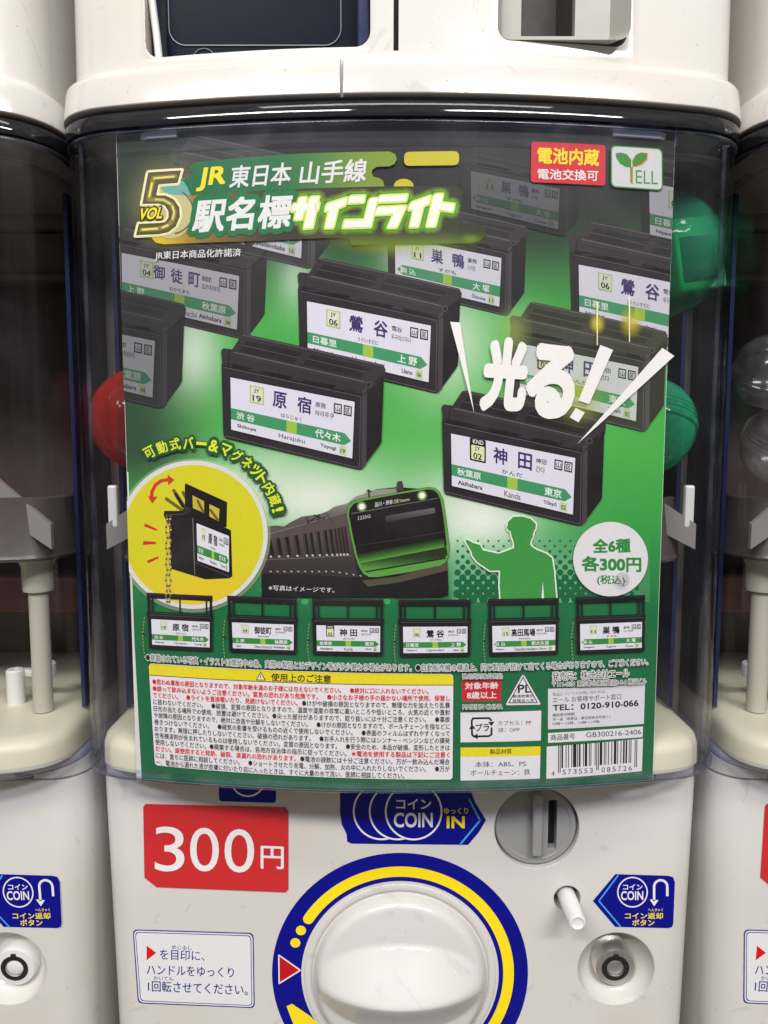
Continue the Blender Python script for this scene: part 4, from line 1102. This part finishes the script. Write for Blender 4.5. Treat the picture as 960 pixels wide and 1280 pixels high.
for i in range(14): x = 30+i*33; k.poly(TT([(x, 472+max(0, x-330)*.16), (x+9, 474+max(0, x-330)*.16), (x+9, 480+max(0, x-330)*.16), (x, 478+max(0, x-330)*.16)]), 4, (186, 176, 178))
k.stroke(TT([(0, 420), (420, 400)]), .9, 3, (120, 106, 104), joints=False); k.stroke(TT([(-5, 306), (402, 190)]), 1.2, 4, (128, 118, 112), joints=False)
for a, b in (((205, 215), (215, 245)), ((215, 240), (270, 205)), ((240, 205), (290, 225)), ((205, 245), (300, 215)), ((260, 235), (265, 205))): k.stroke(TT([a, b]), 1.2, 4, (36, 30, 32))
k.stroke(TT([(505, 118), (503, 85)]), 2, 4, (40, 34, 36)); k.stroke(TT([(495, 88), (515, 92)]), 1.4, 4, (40, 34, 36)); k.poly(TT([(634, 92), (640, 45), (662, 42), (672, 88)]), 4, (60, 56, 54)); k.stroke(TT([(300, 195), (330, 240)]), 1, 4, (60, 54, 52))
k.poly(TT([(0, 490), (455, 505), (470, 520), (560, 545), (880, 440), (884, 590), (0, 600)]), 3, (22, 19, 20))
k.poly(TT([(470, 520), (640, 500), (880, 430), (884, 470), (640, 530), (500, 548)]), 4, (84, 78, 62))
front = TT([(398, 200), (402, 170), (425, 142), (470, 128), (640, 98), (790, 73), (820, 78), (842, 96), (858, 130), (872, 220), (888, 350), (886, 400), (872, 430), (845, 448), (700, 478), (540, 503), (505, 502), (478, 486), (458, 455), (440, 405), (418, 310)])
k.stroke(front, 1.0, 4, (40, 62, 34), True); k.poly(front, 5, (96, 160, 70))
mask = TT([(408, 205), (412, 176), (432, 151), (480, 136), (640, 106), (790, 82), (814, 86), (834, 104), (847, 135), (861, 220), (876, 350), (850, 356), (460, 432), (448, 400), (428, 310)])
k.poly(mask, 6, (24, 19, 23)); k.poly(TT([(420, 196), (838, 122), (836, 126), (421, 201)]), 7, (96, 100, 90))
k.poly(TT([(460, 432), (850, 356), (872, 350), (880, 395), (862, 412), (476, 476)]), 6, lambda x, y: lerp((34, 52, 30), (98, 168, 64), sstep(692, 716, y)))
for j in range(7):
    for i in range(56):
        x = 452+i*7.4+(j % 2)*3.7; y = 432-(x-452)*.19-38+j*6.5+2
        k.disc(*T3(x, y), .28+.11*j, 7, (100, 176, 70), 6, big=False)
k.poly(TT([(486, 474), (870, 408), (872, 414), (490, 480)]), 8, (28, 40, 24))
k.poly(TT([(582, 210), (818, 170), (822, 196), (586, 240)]), 7, lambda x, y: lerp((104, 100, 108), (50, 46, 50), sstep(635, 652, y)))
k.stroke(TT([(440, 355), (866, 285)]), .5, 7, (70, 64, 70), joints=False); k.stroke(TT([(590, 230), (600, 400)]), .4, 7, (44, 38, 42), joints=False)
for x, y in ((470, 165), (758, 112)): k.disc(*T3(x, y), 6, 7, (130, 160, 90), 20); k.disc(*T3(x, y), 3.8, 8, (250, 252, 240), 18)
k.text('品川・渋谷', [T3(532, 145), T3(618, 130), T3(618, 152), T3(534, 168)], 8, (220, 220, 222), .03); k.text('方面 Yamanote', [T3(622, 130), T3(698, 118), T3(698, 138), T3(622, 152)], 8, (205, 205, 160), .02)
k.text('1235G', [T3(452, 212), T3(512, 202), T3(512, 218), T3(453, 230)], 8, (196, 196, 200), .02)
k.text('※写真はイメージです。', [T3(25, 540), T3(340, 552), T3(340, 578), T3(25, 566)], 8, (225, 222, 220), .012)
sheetpart(k.build('train_picture', gridz=.006))

# --- station worker silhouette and price roundel
k = Ink(POSTER, 18); S8 = lambda x, y: (560+x/3.31, 580+y/3.31)
sil = [S8(*p) for p in ((243, 262), (247, 238), (268, 218), (305, 216), (340, 226), (362, 248), (360, 266), (352, 280), (348, 300), (340, 318), (338, 334), (360, 352), (405, 370), (428, 388), (436, 440), (446, 560), (216, 560), (212, 500), (214, 440), (172, 440), (120, 405), (100, 378), (96, 362), (70, 316), (78, 312), (104, 326), (132, 334), (142, 356), (210, 370), (250, 355), (272, 346), (270, 322), (262, 300), (256, 276), (248, 274))]
k.stroke(sil, 3.6, 0, (236, 244, 228), True); k.poly(sil, 1, (64, 152, 70))
k.poly([S8(390, 486), S8(396, 560), S8(384, 560)], 2, (236, 244, 228))
sheetpart(k.build('station_worker_silhouette'))
k = Ink(POSTER, 24); G3 = (44, 142, 66)
k.disc(762, 698.5, 46.5, 0, (232, 228, 230), 60)
k.text('全6種', [(739.5, 673), (787, 672), (787, 690.5), (739.5, 691.5)], 1, G3, .06, big=True)
k.text('各300円', [(725.5, 694), (800.5, 695), (800.5, 715), (725.5, 714)], 1, G3, .06, big=True)
k.text('(税込)', [(745, 718), (780, 719), (780, 732), (745, 731)], 1, G3, .035)
sheetpart(k.build('price_roundel'))

# --- the six small sign lights
for st, q in (('harajuku', ((185, 740), (267, 744), (267, 813), (188, 809))), ('okachimachi', ((285, 743.7), (372, 747), (371.5, 816.5), (288, 813.5))), ('kanda', ((390.5, 747.5), (479.5, 748.5), (479, 818.5), (392, 817))),
              ('uguisudani', ((498, 748.7), (588, 748.7), (587.5, 819), (499.5, 820))), ('takadanobaba', ((609, 748), (697.5, 746.5), (696.5, 816.5), (610.5, 819))), ('sugamo', ((718.5, 745.8), (804.6, 743), (804, 813), (719.5, 816.5)))):
    k = Ink(POSTER, 31); q = [Vector(p) for p in q]
    B = lambda u, v: tuple((q[0]*(1-u)+q[1]*u)*(1-v)+(q[3]*(1-u)+q[2]*u)*v)
    Q = lambda a, b, c, d: [B(a, b), B(c, b), B(c, d), B(a, d)]
    kb = (28, 24, 27)
    k.poly(Q(0, 0, 1, .10), 0, kb); k.poly(Q(0.005, .08, .045, .42), 0, kb); k.poly(Q(.955, .08, .995, .42), 0, kb); k.poly(Q(.075, .08, .10, .36), 0, kb); k.poly(Q(.895, .08, .92, .36), 0, kb)
    k.poly(Q(.49, .08, .515, .36), 0, kb); k.poly(Q(.07, .335, .93, .36), 0, kb)
    k.rrectq(Q(0, .37, 1, 1), 2, 1, kb); k.poly(Q(-.01, .34, .06, .42), 1, kb); k.poly(Q(.94, .34, 1.01, .42), 1, kb)
    k.stroke([B(.02, .40), B(.98, .40)], .6, 2, (88, 82, 86), joints=False); k.stroke([B(.01, .025), B(.99, .025)], .6, 2, (66, 60, 64), joints=False)
    sign_face(k, Q(.055, .475, .955, .935), st, 3, True)
    p0 = B(-.03, .40)
    for i in range(24):
        t = i/23; x = p0[0]-1.2-2.0*math.sin(t*math.pi); y = p0[1]+2+t*50
        k.disc(x, y, .75, 4, (196, 176, 110) if i % 2 else (120, 110, 66), 7)
    for i in range(6): k.disc(p0[0]+i*1.6-1, p0[1]+53+1.2*math.sin(i), .7, 4, (196, 176, 110), 7)
    k.disc(p0[0]-2.2, p0[1]+24, 1.4, 5, (24, 22, 22), 8)
    sheetpart(k.build('small_product_picture'), label=None)

# --- disclaimer
k = Ink(POSTER, 36)
def halo(t, q, L=0): k.text(t, q, L, (232, 232, 230), .05, 2, grow=.05); k.text(t, q, L+1, (30, 30, 32), .004, 2)
halo('●掲載されている写真・イラストは開発中の為、実際の製品とはデザイン等が多少異なる場合があります。', [(184.5, 816), (514, 829), (514, 838), (184.5, 825)])
halo('●自動販売機の構造上、同じ製品が続けて出てくる場合がありますので、ご了承ください。', [(519.5, 829), (808, 821.5), (808, 830), (519.5, 838)])
halo('発売元：株式会社エール', [(689, 839), (784.5, 834.5), (784.5, 845), (689, 849.5)])
halo('〒111-0051 東京都台東区蔵前3-8-6 榊沢ビル', [(689, 850.5), (806, 846.5), (806, 853.5), (689, 857.5)])
halo('乳幼児対象外商品', [(577.5, 841), (627, 840.5), (627, 847), (577.5, 847.5)]); halo('MADE IN CHINA', [(578, 879.5), (627, 879), (627, 884.5), (578, 885)])
sheetpart(k.build('small_print'))

# --- caution panel
k = Ink(POSTER, 2)
q = [(185, 828), (567.5, 841.5), (566.5, 975.5), (193, 957.5)]
k.rrectq(q, 5, 0, (30, 30, 30)); k.rrectq(q, 5, 1, (240, 236, 238), .8)
k.poly([(188.5, 829.5), (562.5, 842.5), (566.3, 846), (566.5, 856), (186.7, 843.5), (186.3, 831.5)], 2, (242, 224, 40)); k.stroke([(186.5, 843.6), (566.5, 856.1)], .8, 3, (40, 38, 38), joints=False)
k.text('使用上のご注意', [(339, 841), (414, 843.5), (414, 854), (339, 851.5)], 3, (30, 28, 28), .03)
k.poly([(326, 839), (332.5, 850.5), (320, 850)], 3, (40, 40, 40)); k.poly([(326, 841), (330.8, 849.5), (321.6, 849.2)], 4, (244, 240, 200)); k.stroke([(326, 843.5), (326, 847.5)], .9, 5, (30, 30, 30), joints=False)
cp = sheetpart(k.build('caution_panel'))
k = Ink(POSTER, 9)
RR, KK = (226, 30, 42), (40, 36, 38)
rows = [[(RR, '●思わぬ事故の原因となりますので、対象年齢未満のお子様には与えないでください。　●絶対に口に入れないでください。', 0, .93)],
 [(RR, '●誤って飲み込まないようご注意ください。窒息の恐れがあり危険です。　●小さなお子様の手の届かない場所で使用、保管し', 0, 1)],
 [(RR, 'てください。　●ライトを直接覗いたり、見続けないでください。', 0, .5), (KK, '●けがや破損の原因となりますので、無理な力を加えたり乱暴', .515, 1)],
 [(KK, 'に扱わないでください。　●破損、変質の原因となりますので、温度や湿度の非常に高いところや低いところ、火気の近くや直射', 0, 1)],
 [(KK, '日光の当たる場所での使用、放置は避けてください。●尖った部分がありますので、取り扱いには十分ご注意ください。　●事故', 0, 1)],
 [(KK, 'や故障の原因となりますので、絶対に改造や分解をしないでください。　●けがの原因となりますので、ボールチェーンを指などに', 0, 1)],
 [(KK, '巻きつけないでください。　●磁気の影響を受けるものの近くで使用しないでください。　●表面のフィルムはずれやすくなって', 0, 1)],
 [(KK, 'おります。無理に押したりしないでください。破損の恐れがあります。　●お手入れを行う際にはシンナー・ベンジンなどの揮発', 0, 1)],
 [(KK, '性有機溶剤が含まれているものは使用しないでください。変質の原因となります。　●安全のため、本品が破損、変形したときは', 0, 1)],
 [(KK, '使用しないでください。●廃棄する場合は、各地方自治体の指示に従ってください。', 0, .66), (RR, '★電池を使用する製品は下記にご注意く', .675, 1)],
 [(RR, 'ださい。誤使用すると発熱、破裂、液漏れの恐れがあります。', 0, .49), (KK, '●電池の誤飲には十分ご注意ください。万が一飲み込んだ場合', .505, 1)],
 [(KK, 'には、直ちに医師に相談してください。　●ショートさせたり充電、分解、加熱、火の中に入れたりしないでください。　●万が', 0, 1)],
 [(KK, '一、電池から漏れた液が皮膚に付いたり目に入ったときは、すぐに大量の水で洗い、医師に相談してください。', 0, .85)]]
for i, rw in enumerate(rows):
    t = i/12; yl, yr = 851.5+t*(952-851.5), 863.5+t*(969.5-863.5)
    xl, xr = 191+t*4.5, 562.5-t*.5
    for c, s_, a, b in rw:
        A0 = Vector(POSTER.flat((xl, yl))); A1 = Vector(POSTER.flat((xr, yr))); hz = (POSTER.flat((xl, yl-3.6))[1]-A0.y)
        P = lambda f, d: tuple(A0+(A1-A0)*f+Vector((0, -d/3.6*hz)))
        h_ = 3.6
        k.text(s_, [P(a, -h_), P(b, -h_), P(b, h_), P(a, h_)], 0, c, .022 if c is RR else .004, 2, flat=True)
sheetpart(k.build('caution_lettering')); 

# --- small panels at the lower right
G8 = lambda x, y: (560+x/3.2, 810+y/3.2); g8 = lambda *L_: [G8(*p) for p in L_]
PW = (236, 232, 236)
k = Ink(POSTER, 2)
k.poly(g8((55, 127), (213, 125), (212, 211), (56, 213)), 0, (206, 36, 48))
k.text('対象年齢', g8((68, 137), (201, 135), (201, 163), (68, 166)), 1, WHITE, .035); k.text('8歳以上', g8((75, 174), (195, 172), (195, 202), (75, 204)), 1, WHITE, .035)
sheetpart(k.build('age_badge'))
k = Ink(POSTER, 2); t_ = g8((300, 110), (365, 222), (236, 224))
k.stroke(t_, 4, 0, (30, 30, 30), True); k.poly(t_, 1, PW); k.stroke(t_, 2.8, 2, PW, True)
k.stroke(g8((300, 116), (357, 218), (243, 219)), 1.0, 3, (30, 30, 30), True)
k.text('PL', g8((279, 146), (333, 144), (333, 178), (279, 180)), 3, (26, 26, 28), .03)
k.text('製造物責任', g8((259, 186), (341, 184), (341, 197), (259, 199)), 3, (26, 26, 28), .01); k.text('保険加入済', g8((257, 204), (343, 202), (343, 215), (257, 217)), 3, (26, 26, 28), .01)
sheetpart(k.build('liability_mark'))
k = Ink(POSTER, 2)
k.poly(g8((50, 258), (373, 250), (371, 370), (50, 377)), 0, PW)
a_ = g8((95, 290), (100, 281), (165, 280), (172, 288)); k.stroke(a_, 2.4, 1, (22, 22, 22)); k.poly(g8((160, 296), (186, 293), (174, 312)), 1, (22, 22, 22)); k.poly(g8((84, 324), (110, 322), (95, 304)), 1, (22, 22, 22)) 
k.stroke(g8((95, 318), (96, 346), (104, 354), (150, 352)), 2.4, 1, (22, 22, 22)); k.poly(g8((118, 341), (118, 364), (100, 353)), 2, (22, 22, 22)); k.stroke(g8((174, 320), (174, 345), (164, 352), (140, 353)), 2.4, 1, (22, 22, 22)); k.stroke(g8((95, 306), (95, 290)), 2.4, 1, (22, 22, 22))
k.text('プラ', g8((110, 302), (165, 300), (165, 332), (110, 334)), 2, (22, 22, 22), .03)
k.text('カプセル：PP', g8((200, 291), (333, 288), (333, 306), (200, 309)), 1, (60, 58, 60), .0); k.text('袋：OPP', g8((200, 319), (287, 317), (287, 334), (200, 337)), 1, (60, 58, 60), .0)
sheetpart(k.build('recycling_panel'))
k = Ink(POSTER, 2)
k.poly(g8((50, 398), (370, 393), (367, 522), (50, 530)), 0, PW); k.poly(g8((50, 398), (370, 393), (369, 429), (50, 434)), 1, (242, 222, 30))
k.text('製品材質', g8((167, 404), (255, 402), (255, 423), (167, 425)), 2, (50, 44, 30), .015)
k.text('本体：ABS、PS', g8((108, 454), (312, 450), (312, 473), (108, 477)), 1, (60, 58, 60), .004); k.text('ボールチェーン：鉄', g8((90, 487), (328, 483), (328, 507), (90, 511)), 1, (60, 58, 60), .004)
sheetpart(k.build('material_panel'))
k = Ink(POSTER, 2)
k.poly(g8((400, 163), (788, 142), (783, 303), (400, 325)), 0, (226, 224, 230))
k.text('製品についてのお問い合わせは…', g8((418, 178), (640, 166), (640, 180), (418, 192)), 1, (110, 108, 112), .0, 2)
k.text('エール お客様サポート窓口', g8((418, 197), (692, 182), (692, 204), (418, 219)), 1, (50, 48, 52), .004)
k.text('TEL：0120-910-066', g8((418, 227), (762, 206), (762, 232), (418, 251)), 1, (24, 22, 26), .04)
k.text('電話受付時間', g8((418, 262), (505, 257), (505, 270), (418, 275)), 1, (40, 38, 42), .01, 2)
k.text('月～金（祝祭日・弊社特休日を除く）', g8((418, 279), (648, 267), (648, 280), (418, 292)), 1, (40, 38, 42), .01, 2)
k.text('10時～12時、13時～17時', g8((418, 297), (605, 288), (605, 300), (418, 309)), 1, (40, 38, 42), .01, 2)
sheetpart(k.build('contact_panel'))
k = Ink(POSTER, 2)
k.poly(g8((400, 340), (780, 313), (778, 356), (400, 379)), 0, PW)
k.text('商品番号', g8((410, 346), (508, 340), (508, 364), (410, 370)), 1, (40, 38, 40), .012); k.text('GB300216-2406', g8((552, 337), (772, 325), (772, 345), (552, 357)), 1, (40, 38, 40), .0)
sheetpart(k.build('item_number_panel'))
k = Ink(POSTER, 2)
qb = [G8(395, 394), G8(780, 362), G8(775, 492), G8(393, 523)]; k.poly(qb, 0, PW)
Lc = {'0': '0001101', '1': '0011001', '2': '0010011', '3': '0111101', '4': '0100011', '5': '0110001', '6': '0101111', '7': '0111011', '8': '0110111', '9': '0001011'}
par = {'4': 'LGLLGG'}
digits = '4573553085726'
bits = '101'; 
for d_, p_ in zip(digits[1:7], par['4']):
    c_ = Lc[d_]
    if p_ == 'G': c_ = ''.join('1' if b == '0' else '0' for b in c_)[::-1]
    bits += c_
bits += '01010'
for d_ in digits[7:]: bits += ''.join('1' if b == '0' else '0' for b in Lc[d_])
bits += '101'
qv = [Vector(p) for p in (G8(440, 388), G8(757, 366), G8(755, 472), G8(440, 496))]
B = lambda u, v: tuple((qv[0]*(1-u)+qv[1]*u)*(1-v)+(qv[3]*(1-u)+qv[2]*u)*v)
i = 0
while i < 95:
    if bits[i] == '1':
        j = i
        while j < 95 and bits[j] == '1': j += 1
        gd = 1.04 if (i < 3 or 45 <= i < 50 or i >= 92) else .86
        k.poly([B(i/95, 0), B(j/95, 0), B(j/95, gd), B(i/95, gd)], 1, (24, 22, 24), False); i = j
    else: i += 1
k.text('4', g8((413, 492), (426, 491), (426, 511), (413, 512)), 1, (40, 38, 40), .0)
for n_, (x0, x1) in (('573553', (456, 586)), ('085726', (612, 742))):
    for i_, d_ in enumerate(n_):
        xx = x0+(x1-x0)*(i_+.08)/6; yy = 487-(xx-456)*.062
        k.text(d_, [G8(xx, yy), G8(xx+13, yy-1), G8(xx+13, yy+19), G8(xx, yy+20)], 1, (40, 38, 40), .0)
sheetpart(k.build('barcode'))

# ================================================================== CLEAR POSTER HOLDERS ON THE COVER
for nm, pts in (('left', ((150, 170), (222, 155))), ('right', ((765, 156), (850, 178)))):
    bm = bmesh.new()
    (xa, _), (xb, _) = on_bulge(*pts[0]), on_bulge(*pts[1])
    zc = on_bulge(200, 171)[1]
    n = 10
    for z_a, z_b, l0, l1 in ((zc-.0010, zc+.0022, -.002, .0012),):
        rings = []
        for i in range(n+1):
            s = xa+(xb-xa)*i/n; dy = 0
            if abs(s) > .108: dy = (abs(s)-.108)*.5
            rings.append([(Vector(POSTER.place(s, z, l))+Vector((0, dy, 0))) for z, l in ((z_a, l0), (z_a, l1), (z_b, l1), (z_b, l0))])
        loft(bm, rings, True, True, True)
    bmesh.ops.bevel(bm, geom=bm.edges[:], offset=.0003, segments=1, profile=.5, affect='EDGES')
    o = obj('poster_holder', bm, M['tab'], mach, 40); o.location = -mach.location
bm = bmesh.new(); cs_, cz_ = on_bulge(775, 723); pc = Vector(POSTER.place(cs_, cz_, .0026))
lathe(bm, [(.0008, .0012), (.0024, .0012), (.0030, .0004), (.0030, -.0012), (.0022, -.0012), (.0018, .0004), (.0008, .0004)], Matrix.Translation(pc) @ Matrix.Rotation(math.asin(cs_/RAD), 4, 'Z') @ Matrix.Rotation(R(90), 4, 'X'), 26, False, False)
o = obj('moulded_stud', bm, M['stud'], mach, 50); o.location = -mach.location
